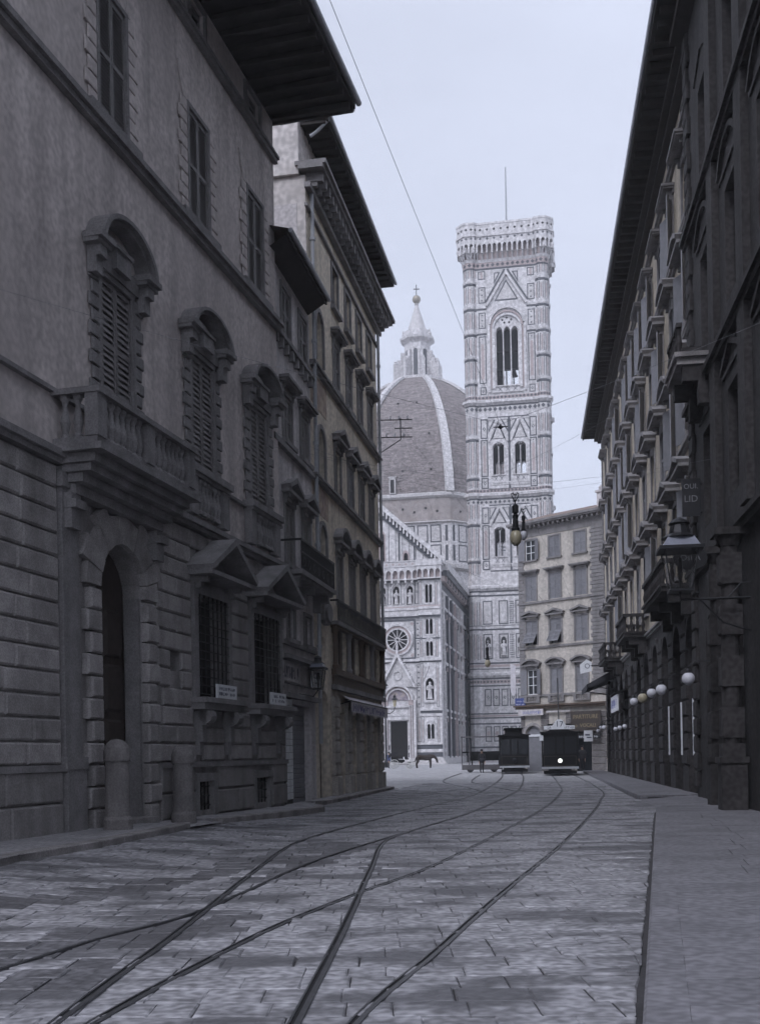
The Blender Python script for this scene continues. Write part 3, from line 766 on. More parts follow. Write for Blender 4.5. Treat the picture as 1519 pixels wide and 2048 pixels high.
# ------------------------------------------------------------------ second house on the left (narrow, grey)
th2 = math.atan2(1, .18); O2 = (XB(31), 31)
HB = thing('narrow_house', 'narrow grey plastered house between the palazzo and the ochre building', 'house', (O2[0], O2[1], 0), th2)
holes = []
C2 = (1.55, 3.6)
for x in C2:
    window(HB, x, 13.85, .95, 1.4, holes, None, .12, shut='closed', sill=False)
    window(HB, x, 10.75, .9, 1.36, holes, 'flat', .13, .24, shut='closed', over=.2)
    window(HB, x, 7.15, .86, 1.75, holes, 'tri', .13, .3, shut='closed', over=.22)
    window(HB, x, 4.95, .8, .9, holes, None, .12, shut='none')
holes += [(1.35, 3.75, -.2, 3.05)]
mb = MB(); wall(mb, -.35, 4.5, -.3, 15.75, holes, 0, .3, caps=.6); ob('wall', mb, STUCCO2, par=HB)
ob('body', MB().box(-.35, 4.49, .6, 11, -.3, 15.75), STUCCO2, par=HB)
ob('string_course', MB().box(-.3, 4.49, -.18, .01, 13.6, 13.74), TRIM, par=HB)
for k in range(8): ob('bracket', MB().box(-.07, .07, -.15, 0, 13.3, 13.6), TRIM, par=HB, loc=(.2 + k*.58, 0, 0))
ob('string_course', MB().box(-.3, 4.49, -.14, .01, 10.42, 10.58), TRIM, par=HB)
ob('string_course', MB().box(-.3, 4.49, -.12, .01, 4.75, 4.87), TRIM, par=HB)
ob('soffit', MB().face([(-.4, -.58, 16.0), (4.4, -.58, 16.0), (4.4, .1, 15.6), (-.4, .1, 15.6)]).box(-.4, 4.4, -.64, -.58, 15.94, 16.12), EAVE, par=HB)
ob('gutter', MB().tube([(-.4, -.71, 16.1), (4.42, -.71, 16.1)], .07, 8), GUT, par=HB)
ob('roof', MB().face([(-.4, -.64, 16.16), (4.4, -.64, 16.16), (4.5, 6, 17.9), (-.4, 6, 17.9)]), TILE, par=HB)
BI = ob('iron_balcony', MB().box(.5, 4.9, -.66, 0, 6.72, 6.86).box(.6, 4.8, -.58, 0, 6.62, 6.72), TRIM, par=HB)
ob('rail', MB().box(.52, 4.88, -.64, -.6, 7.68, 7.74).box(.52, .56, -.6, 0, 7.68, 7.74).box(4.84, 4.88, -.6, 0, 7.68, 7.74).box(.52, 4.88, -.635, -.605, 7.35, 7.38), IRON, par=BI)
for k in range(36): ob('baluster', cached('ib', lambda: MB().box(-.012, .012, -.012, .012, 0, .84).mesh('baluster', IRON)), par=BI, loc=(.56 + 4.28*k/35, -.62, 6.86))
for k in range(7):
    q = MB(); ring(q, .9 + 3.6*k/6, 7.12, .1, .135, 0, 2*PI, -.63, -.605, 10); ob('scroll', q, IRON, par=BI)
for x in (.8, 2.6, 4.5): ob('bracket', MB().box(x-.1, x+.1, -.25, 0, 6.1, 6.62).box(x-.1, x+.1, -.5, -.25, 6.4, 6.62), TRIM, par=BI)
ob('shop_cornice', MB().box(0.0, 4.48, -.32, 0, 4.3, 4.42).box(.1, 4.4, -.12, 0, 3.62, 3.66).box(0, 4.48, -.22, 0, 3.2, 3.34), TRIM, par=HB)
D2o = ob('roller_door', MB().box(1.35, 3.75, .22, .26, -.1, 3.05), SHUT_L, par=HB)
for k in range(20): ob('slat', cached('rs', lambda: MB().cham(1.37, 3.73, .185, .22, 0, .14, .015).mesh('slat', SHUT_L)), par=D2o, loc=(0, 0, .08 + k*.148))
TILEW = mat('glazed_white_tile', (.6, .61, .62), .35, .12, 5, rand=.08)
pr = ob('tiled_pier', MB().box(.5, 1.3, -.05, 0, .1, 3.2), JOINT, par=HB)
for k in range(15):
    for q in range(2): ob('tile', cached('tl', lambda: MB().cham(0, .38, -.03, 0, 0, .185, .012).mesh('tile', TILEW)), par=pr, loc=(.51 + q*.395, -.05, .25 + k*.195))
W2 = lambda x, y, z: in_frame(th2, O2, x, y, z)
t = thing('shop_sign', 'grey fascia board with faint upright letters over the roller door', 'sign', W2(1.25, -.06, 3.95), th2)
ob('board', MB().box(-.95, .95, -.03, .03, -.26, .26), STUCCO2, par=t); ob('lettering', scribble(1.6, .34, 9, INKM, 77), par=t, loc=(0, -.031, 0))
t = thing('wall_sign', 'white square sign beside the lantern on the narrow house', 'sign', W2(4.0, -.14, 3.95), th2)
ob('board', MB().box(-.5, .5, -.03, .03, -.3, .32), SIGNW, par=t)
for q in range(3): ob('lettering', scribble(.7, .07, 7, INKM, 80+q), par=t, loc=(0, -.031, .16 - .15*q))
def lantern_parts(t, wd, ht, m_frame=None):
    m_frame = m_frame or IRON; a, b = wd/2, wd*.32
    q = MB()
    for sx, sy in ((-1, -1), (1, -1), (1, 1), (-1, 1)): q.tube([(sx*b*.9, sy*b*.9, 0), (sx*a*.9, sy*a*.9, ht)], .018, 4)
    q.box(-b, b, -b, b, -.05, 0); q.box(-a*1.2, a*1.2, -a*1.2, a*1.2, ht, ht+.07)
    ob('frame', q, m_frame, par=t)
    q = MB()
    for k in range(4):
        s0 = len(q.v); q.face([(-b*.86, -b*.86, 0), (b*.86, -b*.86, 0), (a*.86, -a*.86, ht), (-a*.86, -a*.86, ht)]); q.xf(Matrix.Rotation(k*PI/2, 4, 'Z'), s0)
    ob('pane', q, LANTG, par=t)
    ob('cap', MB().lathe([(a*1.42, ht+.07), (a*1.0, ht+.07+wd*.28)], 4, rot=PI/4), mat('smoked_lamp_glass', (.2, .21, .25), .3, .15, 5), par=t)
    ob('chimney', MB().lathe([(a*1.02, 0), (a*.62, wd*.12), (a*.5, wd*.35), (a*.62, wd*.4), (a*.4, wd*.5), (.02, wd*.58)], 10, z0=ht+.07+wd*.28), m_frame, par=t)
    ob('burner', MB().lathe([(.03, 0), (.03, ht*.45), (.06, ht*.5), (.05, ht*.8), (.02, ht*.85)], 8), m_frame, par=t)
LANTG = bpy.data.materials.new('clear_lantern_glass'); LANTG.use_nodes = True
_n = LANTG.node_tree.nodes; _l = LANTG.node_tree.links; _o = _n['Material Output']
_g = _n.new('ShaderNodeBsdfGlossy'); _g.inputs['Roughness'].default_value = .08
_t = _n.new('ShaderNodeBsdfTransparent'); _t.inputs[0].default_value = (.8, .8, .8, 1)
_m = _n.new('ShaderNodeMixShader'); _m.inputs[0].default_value = .14; _l.new(_t.outputs[0], _m.inputs[1]); _l.new(_g.outputs[0], _m.inputs[2]); _l.new(_m.outputs[0], _o.inputs[0])
t = thing('wall_lantern', 'small dark wall lantern over the shop of the narrow house', 'lantern', W2(2.35, -.62, 3.55), th2)
lantern_parts(t, .42, .55); ob('arm', MB().tube([(0, 0, -.05), (0, .15, -.25), (0, .6, -.15)], .02, 6), IRON, par=t)

# ------------------------------------------------------------------ third house on the left (ochre, tall, bracketed cornice)
H3 = thing('ochre_building', 'tall ochre building with bracketed cornice, pedimented windows and arcaded shops on the left', 'building', (O2[0], O2[1], 0), th2)
holes = []
C3 = (8.5, 10.72, 12.86, 15.0)
E3 = 16.75
for i, x in enumerate(C3):
    window(H3, x, 17.4, .95, 1.45, holes, None, .13, shut='none')
    window(H3, x, 14.5, .85, 1.62, holes, 'flat', .13, .26, shut='closed', over=.2)
    window(H3, x, 10.75, .9, 1.58, holes, 'tri', .13, .32, shut='closed' if i else 'none', over=.2, sm=SHUT if i != 1 else SHUT_L)
    window(H3, x, 6.95, .9, 1.75, holes, 'seg', .13, .32, shut='closed', over=.22)
for z0, z1 in ((10.65, 12.42), (7.1, 9.2), (14.6, 16.3)): holes.append((5.35, 6.35, z0, z1, 'r'))
holes.append((5.2, 6.05, 4.5, 5.45)); holes.append((5.0, 6.45, -.2, 3.68, 'r'))
PC3 = (7.2, 9.35, 11.45, 13.6, 16.0)
for a, b in zip(PC3[:-1], PC3[1:]): holes.append((a+.43, b-.43, -.2, 3.0))
for k in range(4): holes.append((7.35 + 2.27*k, 9.25 + 2.27*k, 4.55, 6.0))
mb = MB(); wall(mb, 4.5, E3, -.3, 20.2, holes, 0, .32, caps=.6); ob('wall', mb, OCHRE, par=H3)
ob('body', MB().box(4.5, E3-.01, .6, 13, -.3, 20.2), OCHRE, par=H3)
ob('shop_glass', MB().box(6.9, 16.3, .3, .33, -.2, 3.1).box(4.9, 6.5, .3, .33, -.2, 3.8).box(5.1, 6.5, .3, .33, 4.4, 17), GLASS, par=H3)
ob('party_wall', MB().box(4.42, 4.5, .02, 13, 15.5, 20.2).box(4.3, 4.5, .2, 13, 20.2, 22.0), PARTY, par=H3)
ob('party_patch', MB().box(4.4, 4.42, .3, 2.6, 18.1, 19.3), STUCCO2, par=H3)
for z in (14.12, 10.48): ob('string_course', MB().box(4.5, E3+.1, -.14, 0, z, z+.1).box(4.5, E3+.14, -.2, 0, z+.1, z+.18), TRIM, par=H3)
# decorated bay strips
FRE = mat('painted_frieze', (.34, .27, .23), .9, .35, 4, blotch=.5, bcol=(.5, .42, .3), bsc=2.0)
for q, q2 in ((13.0, 14.05), (9.5, 10.45)): ob('painted_frieze', MB().box(4.62, 6.85, -.012, 0, q, q2), FRE, par=H3)
for z0, z1 in ((10.65, 12.42), (7.1, 9.2), (14.6, 16.3)):
    q = MB(); s = z1 - .5; q.box(5.22, 5.35, -.08, 0, z0, s); q.box(6.35, 6.48, -.08, 0, z0, s); ring(q, 5.85, s, .5, .64, PI, 0, -.08, 0, 10); ob('niche_surround', q, TRIM, par=H3)
q = MB(); q.prism([(5.9+.62*math.cos(t)*(1+.12*math.cos(3*t)), 6.28+.42*math.sin(t)) for t in [2*PI*k/18 for k in range(18)]], -.16, 0)
q.prism([(5.9+.4*math.cos(t), 6.28+.3*math.sin(t)) for t in [2*PI*k/14 for k in range(14)]], -.24, -.16); ob('coat_of_arms', q, TRIM, par=H3)
# main cornice with modillions and its eave end
ob('cornice', MB().box(4.2, E3+.4, -.2, 0, 19.7, 19.86).box(4.2, E3+.9, -.62, .2, 20.3, 20.42).box(4.2, E3+.95, -.72, .3, 20.42, 20.55).box(4.2, E3+.2, -.1, 0, 19.1, 19.2), TRIM, par=H3)
for k in range(25): ob('modillion', cached('mod3', lambda: MB().box(-.1, .1, -.54, 0, .14, .44).box(-.08, .08, -.36, 0, 0, .14).mesh('modillion', TRIM)), par=H3, loc=(4.6 + k*.515, 0, 19.86))
ob('attic_wall', MB().box(4.5, E3-.4, .2, 12.9, 20.2, 22.0), PARTY, par=H3)
for k in range(5): ob('attic_window', MB().box(6.2+k*2.1, 7.0+k*2.1, .17, .2, 20.9, 21.7), VOIDM, par=H3)
ob('attic_eave', MB().box(4.6, E3+.85, -.66, .3, 22.05, 22.14).box(4.6, E3+.85, -.72, -.66, 22.0, 22.2).box(E3+.8, E3+.86, -.66, 4, 22.0, 22.18), EAVE, par=H3)
for k in range(24): ob('rafter', cached('rf3', lambda: MB().box(-.05, .05, -.62, .2, 0, .1).mesh('rafter', EAVE)), par=H3, loc=(4.7 + k*.53, 0, 21.94))
ob('gutter', MB().tube([(4.5, -.78, 22.16), (E3+.9, -.78, 22.16)], .07, 8).tube([(4.75, -.75, 22.1), (4.8, -.3, 21.75), (4.75, -.1, 21.6)], .05, 6), GUT, par=H3)
ob('roof', MB().face([(4.4, -.7, 22.2), (E3+.85, -.7, 22.2), (E3+.85, 6, 24.2), (4.4, 6, 24.2)]), TILE, par=H3)
for x, zt in ((4.72, 20.3), (E3-.08, 19.6)):
    q = MB().tube([(x, -.12, 4.0 if x > 9 else 1.9), (x, -.12, zt)], .065, 8)
    for k in range(5): q.lathe([(.095, 0), (.095, .1)], 8, x, -.12, z0=5 + k*3.3)
    ob('drainpipe', q, PIPE, par=H3)
# iron balcony, mezzanine shopfront, arcade
BI3 = ob('iron_balcony', MB().box(6.9, E3-.2, -.3, 0, 6.02, 6.14), TRIM, par=H3)
ob('rail', MB().box(6.92, E3-.22, -.29, -.25, 6.82, 6.88).box(6.92, 6.96, -.25, 0, 6.82, 6.88).box(6.92, E3-.22, -.285, -.255, 6.2, 6.23), IRON, par=BI3)
for k in range(56): ob('baluster', cached('ib3', lambda: MB().box(-.012, .012, -.012, .012, 0, .7).mesh('baluster', IRON)), par=BI3, loc=(6.96 + 9.5*k/55, -.27, 6.14))
SF = ob('mezzanine_front', MB().box(6.95, E3-.02, -.2, 0, 4.3, 4.5).box(6.95, E3, -.2, 0, 5.94, 6.02).box(7.0, E3-.05, -.08, 0, 3.95, 4.3), SHOPW, par=H3)
for k in range(5): ob('colonnette', MB().lathe([(.13, 0), (.13, .12), (.085, .18), (.08, 1.2), (.12, 1.3), (.14, 1.44)], 10), SHOPW if k % 2 == 0 else TRIM, par=SF, loc=(7.2 + 2.3*k, -.1, 4.5))
for k in range(4):
    a = 7.35 + 2.27*k; w_ = ob('window', MB().box(a, a+1.9, .1, .12, 4.55, 6.0), GLASS, par=SF)
    for j in range(3): ob('mullion', MB().box(-.03, .03, .05, .1, 4.55, 6.0), SHOPW, par=w_, loc=(a + .475*(j+1), 0, 0))
ob('shop_cornice', MB().box(6.9, E3, -.2, 0, 3.78, 3.95), TRIM, par=H3)
PIERM = mat('pale_pier_stone', (.4, .375, .34), .9, .2, 2, .3, 16, rand=.08, streak=.25, grain=20, gvar=.15)
for x in PC3:
    p = ob('pier', MB().box(x-.3, x+.3, -.1, .2, .8, 3.55).box(x-.4, x+.4, -.16, .25, 3.2, 3.45), PIERM, par=H3)
    ob('pier_base', MB().cham(x-.42, x+.42, -.2, .25, -.1, .78, .03), PIERM, par=p)
    for k in range(6): ob('band', MB().cham(x-.36, x+.36, -.15, .2, .84+.4*k, 1.18+.4*k, .025), PIERM, par=p)
W3 = W2
t = thing('shop_awning', 'pale lettered awning above the arcade of the ochre building', 'awning', W2(11.9, 0, 3.02), th2)
CLOTH = mat('pale_canvas', (.52, .5, .52), .9, .15, 3, .1, 20)
q = MB(); q.face([(-3.75, -.1, .62), (3.75, -.1, .62), (3.75, -.42, .42), (-3.75, -.42, .42)])
n = 24
for k in range(n):
    a, b = -3.75 + 7.5*k/n, -3.75 + 7.5*(k+1)/n; mz = (a+b)/2
    q.face([(a, -.42, .42), (b, -.42, .42), (b, -.44, .05), (mz, -.44, -.03), (a, -.44, .05)])
ob('canvas', q, CLOTH, par=t)
ob('frame', MB().tube([(-3.75, -.42, .42), (3.75, -.42, .42)], .025, 5).tube([(-3.7, 0, .3), (-3.7, -.42, .42)], .02, 5).tube([(3.7, 0, .3), (3.7, -.42, .42)], .02, 5), IRON, par=t)
ob('lettering', scribble(6.6, .26, 15, mat('violet_paint', (.10, .09, .22), .7), 5), par=t, loc=(-.2, -.446, .2))
# telegraph bracket on the far corner
t = thing('telegraph_bracket', 'iron telegraph bracket with insulators on the far corner of the ochre building', 'bracket', W2(E3, 0, 15.2), th2)
ob('arm', MB().tube([(0, 0, .75), (.25, -1.5, .75)], .025, 5).tube([(0, 0, 0.0), (.25, -1.5, 0.0)], .025, 5).tube([(.1, -.75, .38), (.25, -1.5, .38)], .025, 5).tube([(.18, -1.0, -.1), (.18, -1.0, .85)], .025, 5).tube([(0, 0, -.75), (.18, -1.0, -.1)], .02, 5), IRON, par=t)
for k in range(6):
    s = .4 + .18*k
    ob('insulator', MB().lathe([(.03, 0), (.045, .03), (.03, .08), (.04, .12), (0, .15)], 8), LAMPG, par=t, loc=(.04+.03*k, -s, .78 if k % 2 else .03))
# ------------------------------------------------------------------ long building on the right
thr = math.atan2(-1, -.136); OR = (5.2, 0.0)
WR = lambda t, y, z: in_frame(thr, OR, -t, y, z)
def RT(t): return -t
HR = thing('long_building', 'long five storey building with rows of pedimented windows and deep eaves on the right', 'building', (*OR, 0), thr)
holes = []
T0, T1 = 32.75, 74.6
CR = [35.0 + 3.28*k for k in range(12)]
rr = random.Random(9)
for i, t in enumerate(CR):
    sh = lambda: rr.choice(['closed', 'open', 'open', 'none'])
    window(HR, -t, 21.25, .8, .62, holes, None, .1, shut='none', fm=TRIM, sill=False)
    window(HR, -t, 18.1, 1.1, 2.05, holes, 'flat', .15, .38, shut=sh(), sm=SHUT_L, over=.2)
    window(HR, -t, 14.75, 1.12, 2.05, holes, 'seg', .16, .48, shut=sh(), sm=SHUT_L, over=.24, rise=.3)
    window(HR, -t, 11.35, 1.14, 2.1, holes, 'seg', .16, .5, shut=sh(), sm=SHUT_L, over=.26, rise=.34)
    window(HR, -t, 7.35, 1.16, 2.55, holes, 'tri', .17, .55, shut=sh(), sm=SHUT_L, over=.28, rise=.34)
    holes.append((-t-.95, -t+.95, -.2, 5.75, 'r'))
mb = MB(); wall(mb, -T1, -T0, 6.35, 22.35, [h for h in holes if h[2] > 6], 0, .3, caps=.6); ob('wall', mb, RSTUC, par=HR)
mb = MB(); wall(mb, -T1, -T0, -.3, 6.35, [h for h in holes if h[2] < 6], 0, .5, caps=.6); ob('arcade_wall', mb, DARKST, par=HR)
ob('body', MB().box(-T1+.01, -T0-.01, .6, 13, -.3, 22.35), RSTUC, par=HR)
for i, t in enumerate(CR):
    s = ob('shopfront', MB().box(-t-.95, -t+.95, .42, .45, -.2, 5.75), GLASS, par=HR)
    ob('frame', MB().box(-t-.95, -t+.95, .33, .42, 3.1, 3.3).box(-t-.95, -t-.82, .35, .42, -.1, 4.8).box(-t+.82, -t+.95, .35, .42, -.1, 4.8).box(-t-.05, -t+.05, .36, .42, -.1, 5.7).box(-t-.95, -t+.95, .3, .42, -.1, .75), WOOD, par=s)
    p0, p1 = -t - 2.33, -t - .95                      # pier between this bay and the next
    pier = ob('pier', MB().box(p0+.02, p1-.02, -.06, 0, -.2, .95), DARKST, par=HR)
    for k in range(9): ob('pier_block', cached('pb', lambda: MB().cham(0, 1.3, -.1, 0, 0, .5, .05).mesh('pier_block', DARKST)), par=pier, loc=(p0+.04, 0, 1.0 + k*.535))
    q = MB(); ring(q, -t, 4.8, .95, 1.2, PI, 0, -.09, 0, 10); ob('arch_ring', q, DARKST, par=HR)
for z in (21.0, 17.62, 14.3, 11.05, 6.3):
    ob('string_course', MB().box(-T1-.05, -T0, -.1, 0, z, z+.1).box(-T1-.1, -T0, -.18, 0, z+.1, z+.19), TRIM, par=HR)
for k in range(52):
    z = 6.6 + k*.305
    for e in (0, 1):
        d = .72 if (k+e) % 2 else .52
        ob('quoin', cached(('rq', d), lambda: MB().cham(0, d, -.06, 0, 0, .28, .025).mesh('quoin', TRIM)), par=HR, loc=((-T0-d) if e else -T1, 0, z))
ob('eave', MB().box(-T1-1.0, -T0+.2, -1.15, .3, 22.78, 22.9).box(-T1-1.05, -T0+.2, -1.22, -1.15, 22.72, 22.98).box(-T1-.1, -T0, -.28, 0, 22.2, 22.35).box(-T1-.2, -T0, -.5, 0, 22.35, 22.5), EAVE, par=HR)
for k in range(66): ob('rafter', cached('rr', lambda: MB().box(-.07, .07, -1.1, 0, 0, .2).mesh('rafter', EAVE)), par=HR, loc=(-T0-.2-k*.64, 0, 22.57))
ob('gutter', MB().tube([(-T1-1.1, -1.27, 22.92), (-T0+.2, -1.27, 22.92)], .07, 8), GUT, par=HR)
ob('roof', MB().face([(-T1-1.0, -1.2, 23), (-T0, -1.2, 23), (-T0, 7, 25.6), (-T1-1.0, 7, 25.6)]).face([(-T1-1.0, 14, 23), (-T0, 14, 23), (-T0, 7, 25.6), (-T1-1.0, 7, 25.6)]), TILE, par=HR)
BALR = MB().lathe([(.08, 0), (.05, .1), (.085, .28), (.045, .5), (.07, .62), (.07, .66)], 8).mesh('baluster', DARKST)
for ta, tb in ((34.2, 39.8), (47.9, 52.2), (60.4, 65.1)):
    b = ob('balcony', MB().box(-tb, -ta, -1.02, 0, 6.42, 6.56).box(-tb-.06, -ta+.06, -1.08, 0, 6.56, 6.64), DARKST, par=HR)
    ob('rail', MB().box(-tb-.04, -ta+.04, -1.06, -.86, 7.3, 7.42).box(-tb-.04, -tb+.16, -.86, 0, 7.3, 7.42).box(-ta-.16, -ta+.04, -.86, 0, 7.3, 7.42), DARKST, par=b)
    n = int((tb-ta)/.3)
    for k in range(n): ob('baluster', BALR, par=b, loc=(-tb+.2 + (tb-ta-.4)*k/(n-1), -.96, 6.64))
    for k in range(3):
        for x in (-tb+.06, -ta-.06): ob('baluster', BALR, par=b, loc=(x, -.2-.25*k, 6.64))
    for x in (-tb+.3, -(ta+tb)/2, -ta-.3):
        ob('bracket', MB().box(x-.16, x+.16, -.4, 0, 5.7, 6.42).box(x-.15, x+.15, -.8, -.4, 6.1, 6.42), DARKST, par=b)
# globes on short arms
def globe(t, z, r, lab, m=LAMPG, out=.75, drop=True):
    g = thing('globe_lamp', lab, 'lamp', WR(t, -out, z), thr, 'globe lamps along the right shopfronts')
    ob('globe', MB().lathe([(r*math.sin(a), -r*math.cos(a)) for a in [PI*k/12 for k in range(13)]], 18), m, par=g, smooth=True)
    ob('arm', MB().tube([(0, 0, r), (0, 0, r+.16), (0, .2, r+.3), (0, out, r+.3)], .022, 6).lathe([(r*.5, r*.86), (r*.45, r+.05), (.03, r+.1)], 10), IRON, par=g)
def T_of(px, py, out):
    a = (px-759.5)/2200; b = (1510-py)/2200; x = a*ca + b*sa; z = -a*sa + b*ca
    Y = (5.2 - out*1.009) / (x - .136); return Y*1.0092, 1.5 + z*Y
G = [(1377, 1357, 13), (1322.5, 1379, 11), (1303, 1386, 9.5), (1284.8, 1396, 10), (1267.5, 1403, 8), (1249, 1453, 4.8), (1239, 1455.5, 4.5), (1230.6, 1458, 4.2), (1207.8, 1455, 4.4), (1201, 1455, 3.6), (1196, 1462, 4)]
GL = ['largest opal globe lamp, nearest on the right shopfronts', 'second large globe lamp from the near end of the right arcade', 'third globe lamp from the near end of the right arcade',
      'fourth globe lamp from the near end, slightly yellowish', 'fifth globe lamp, next to the white sloping signboard', 'small low globe lamp, nearest of the far group of three', 'small low globe lamp, middle of the far group of three',
      'small low globe lamp, farthest of the far group of three', 'tiny globe lamp near the corner, upper right of its trio', 'tiny globe lamp near the corner, upper left of its trio', 'tiny globe lamp near the corner, lowest of its trio']
for i, ((px, py, rp), lb) in enumerate(zip(G, GL)):
    t, z = T_of(px, py, .8); t = min(t, 74.0)
    globe(t, z, rp * t / 2220, lb, OCHG if i == 3 else LAMPG, .8)
# white fascia board, small signs, dark canopy
t = thing('fascia_sign', 'white slanting signboard over a shop of the long right building', 'sign', WR(59.2, -.62, 4.0), thr)
ob('board', MB().box(-2.1, 2.1, -.04, .04, -.42, .42), SIGNW, par=t); ob('lettering', scribble(3.6, .45, 10, mat('blue_ink', (.16, .18, .4), .6), 41), par=t, loc=(0, -.042, 0))
ob('lean_to', MB().face([(-2.3, -.15, .5), (2.3, -.15, .5), (2.3, .62, .75), (-2.3, .62, .75)]), IRON, par=t)
t = thing('shop_canopy', 'large dark sloping canopy below the farthest right balcony', 'awning', WR(68.5, 0, 4.9), thr)
CV = mat('dark_canvas', (.03, .03, .035), .9, .2, 3)
q = MB(); q.face([(-3.2, -.05, 1.45), (3.0, -.05, 1.45), (3.0, -1.75, .55), (-3.2, -1.75, .55)]).face([(-3.2, -1.75, .55), (3.0, -1.75, .55), (3.0, -1.752, .2), (-3.2, -1.752, .2)]).face([(3.0, -.05, 1.45), (3.0, -.05, .9), (3.0, -1.75, .3), (3.0, -1.75, .55)]).face([(-3.2, -.05, 1.45), (-3.2, -.05, .9), (-3.2, -1.75, .3), (-3.2, -1.75, .55)])
ob('canvas', q, CV, par=t); ob('frame', MB().tube([(-3.1, 0, .2), (-3.1, -1.7, .5)], .03, 5).tube([(2.9, 0, .2), (2.9, -1.7, .5)], .03, 5), IRON, par=t)
t = thing('projecting_sign', 'white shaped sign with a dark ring above the canopy', 'sign', WR(69.2, -1.6, 6.35), thr)
q = MB(); q.face([(-.03, -.55, 0), (-.03, .6, .25), (-.03, .62, 1.2), (-.03, .1, 1.5), (-.03, -.6, .95)]); q.face([(.03, -.55, 0), (.03, .6, .25), (.03, .62, 1.2), (.03, .1, 1.5), (.03, -.6, .95)])
q.xf(Matrix.Scale(.6, 4)); ob('board', q, SIGNW, par=t); ob('arm', MB().tube([(0, .3, .5), (0, 1.6, .5)], .03, 5), IRON, par=t)
q = MB(); ring(q, 0, 0, .2, .26, 0, 2*PI, -.005, 0, 14); q.xf(Matrix.Translation((.026, .1, .48)) @ Matrix.Scale(.6, 4) @ Matrix.Rotation(PI/2, 4, 'Z')); ob('ring_mark', q, INKM, par=t)
t = thing('hanging_sign', 'small white square sign hanging by the shops right of the tram', 'sign', WR(72.3, -1.35, 2.5), thr)
ob('board', MB().box(-.03, .03, -.28, .28, -.36, .36), SIGNW, par=t); ob('arm', MB().tube([(0, 0, .36), (0, 0, .5), (0, 1.3, .5)], .02, 5), IRON, par=t)
q = MB().box(.031, .035, -.2, .1, .02, .12).box(.031, .035, -.1, .2, -.14, -.06); ob('mark', q, INKM, par=t)
for k, (tt, hh) in enumerate(((40.2, 1.75), (36.9, 1.75), (34.2, 1.75))):
    t = thing('sign_strip', ['narrow vertical white strip on the arcade, farthest of three', 'narrow vertical white strip on the arcade, middle of three', 'narrow vertical white strip on the arcade, nearest of three'][k], 'sign', WR(tt, -.14, 1.32), thr, 'white strips on the right arcade')
    ob('strip', MB().box(-.07, .07, -.02, .02, 0, hh), SIGNW, par=t); ob('lettering', scribble(1.5, .05, 12, INKM, 300+k), par=t, loc=(0, -.021, .87)).rotation_euler = (0, PI/2, 0)

# ------------------------------------------------------------------ near dark building on the right
HN = thing('dark_palazzo', 'dark weathered stone palazzo with banded columns at the right edge', 'palazzo', (*OR, 0), thr)
holes = []
for t in (30.0, 26.2, 22.4, 18.6, 14.8, 11):
    window(HN, -t, 17.2, 1.2, 2.4, holes, 'tri', .2, .3, shut='closed', fm=DARKST, over=.3)
    window(HN, -t, 12.3, 1.3, 2.7, holes, 'seg', .22, .35, shut='closed', fm=DARKST, over=.3)
    window(HN, -t, 7.6, 1.3, 2.6, holes, 'tri', .22, .35, shut='closed', fm=DARKST, over=.3)
    holes.append((-t-.8, -t+.8, -.2, 5.2, 'r'))
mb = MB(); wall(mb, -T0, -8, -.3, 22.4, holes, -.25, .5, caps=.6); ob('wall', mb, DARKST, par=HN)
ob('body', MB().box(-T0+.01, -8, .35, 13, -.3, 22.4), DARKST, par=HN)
ob('doors', MB().box(-31, -9, .15, .2, -.2, 5.3), WOOD, par=HN)
for z in (6.4, 11.2, 16.2): ob('string_course', MB().box(-T0-.05, -8, -.42, -.25, z, z+.14).box(-T0-.1, -8, -.52, -.25, z+.14, z+.28), DARKST, par=HN)
for k in range(44):
    d = .8 if k % 2 else .6
    ob('quoin', cached(('nq', d), lambda: MB().cham(0, d, -.36, -.25, 0, .48, .04).mesh('quoin', DARKST)), par=HN, loc=(-T0, 0, .4 + k*.51))
for t in (28.1, 24.3, 20.5, 16.7): ob('pilaster', MB().box(-t-.4, -t+.4, -.42, -.25, 6.9, 22.0).box(-t-.5, -t+.5, -.5, -.25, 21.6, 22.0), DARKST, par=HN)
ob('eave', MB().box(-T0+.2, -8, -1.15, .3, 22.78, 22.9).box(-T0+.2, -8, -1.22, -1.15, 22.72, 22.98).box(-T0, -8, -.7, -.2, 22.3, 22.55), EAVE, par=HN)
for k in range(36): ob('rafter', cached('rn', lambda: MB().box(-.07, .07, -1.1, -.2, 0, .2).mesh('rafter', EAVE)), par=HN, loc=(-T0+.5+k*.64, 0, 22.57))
ob('gutter', MB().tube([(-T0+.2, -1.27, 22.92), (-8, -1.27, 22.92)], .07, 8), GUT, par=HN)
ob('roof', MB().face([(-T0, -1.2, 23), (-8, -1.2, 23), (-8, 7, 25.6), (-T0, 7, 25.6)]), TILE, par=HN)
for t, o_ in ((27.3, .5), (24.9, .64)):
    c = ob('column', MB().lathe([(.21, 1.62), (.2, 4.5), (.19, 6.3)], 18, -t, -o_), DARKST, par=HN)
    ob('pedestal', MB().box(-t-.28, -t+.28, -o_-.28, -o_+.28, 0, 1.18).box(-t-.32, -t+.32, -o_-.32, -o_+.32, 1.18, 1.32).box(-t-.25, -t+.25, -o_-.25, -o_+.25, 1.32, 1.62), DARKST, par=c)
    for z in (1.75, 2.9, 4.05, 5.2): ob('drum', MB().cham(-t-.24, -t+.24, -o_-.24, -o_+.24, z, z+.68, .04), DARKST, par=c)
    ob('capital', MB().lathe([(.22, 6.05), (.28, 6.2), (.34, 6.3)], 18, -t, -o_).box(-t-.36, -t+.36, -o_-.36, -.2, 6.28, 6.44), DARKST, par=c)
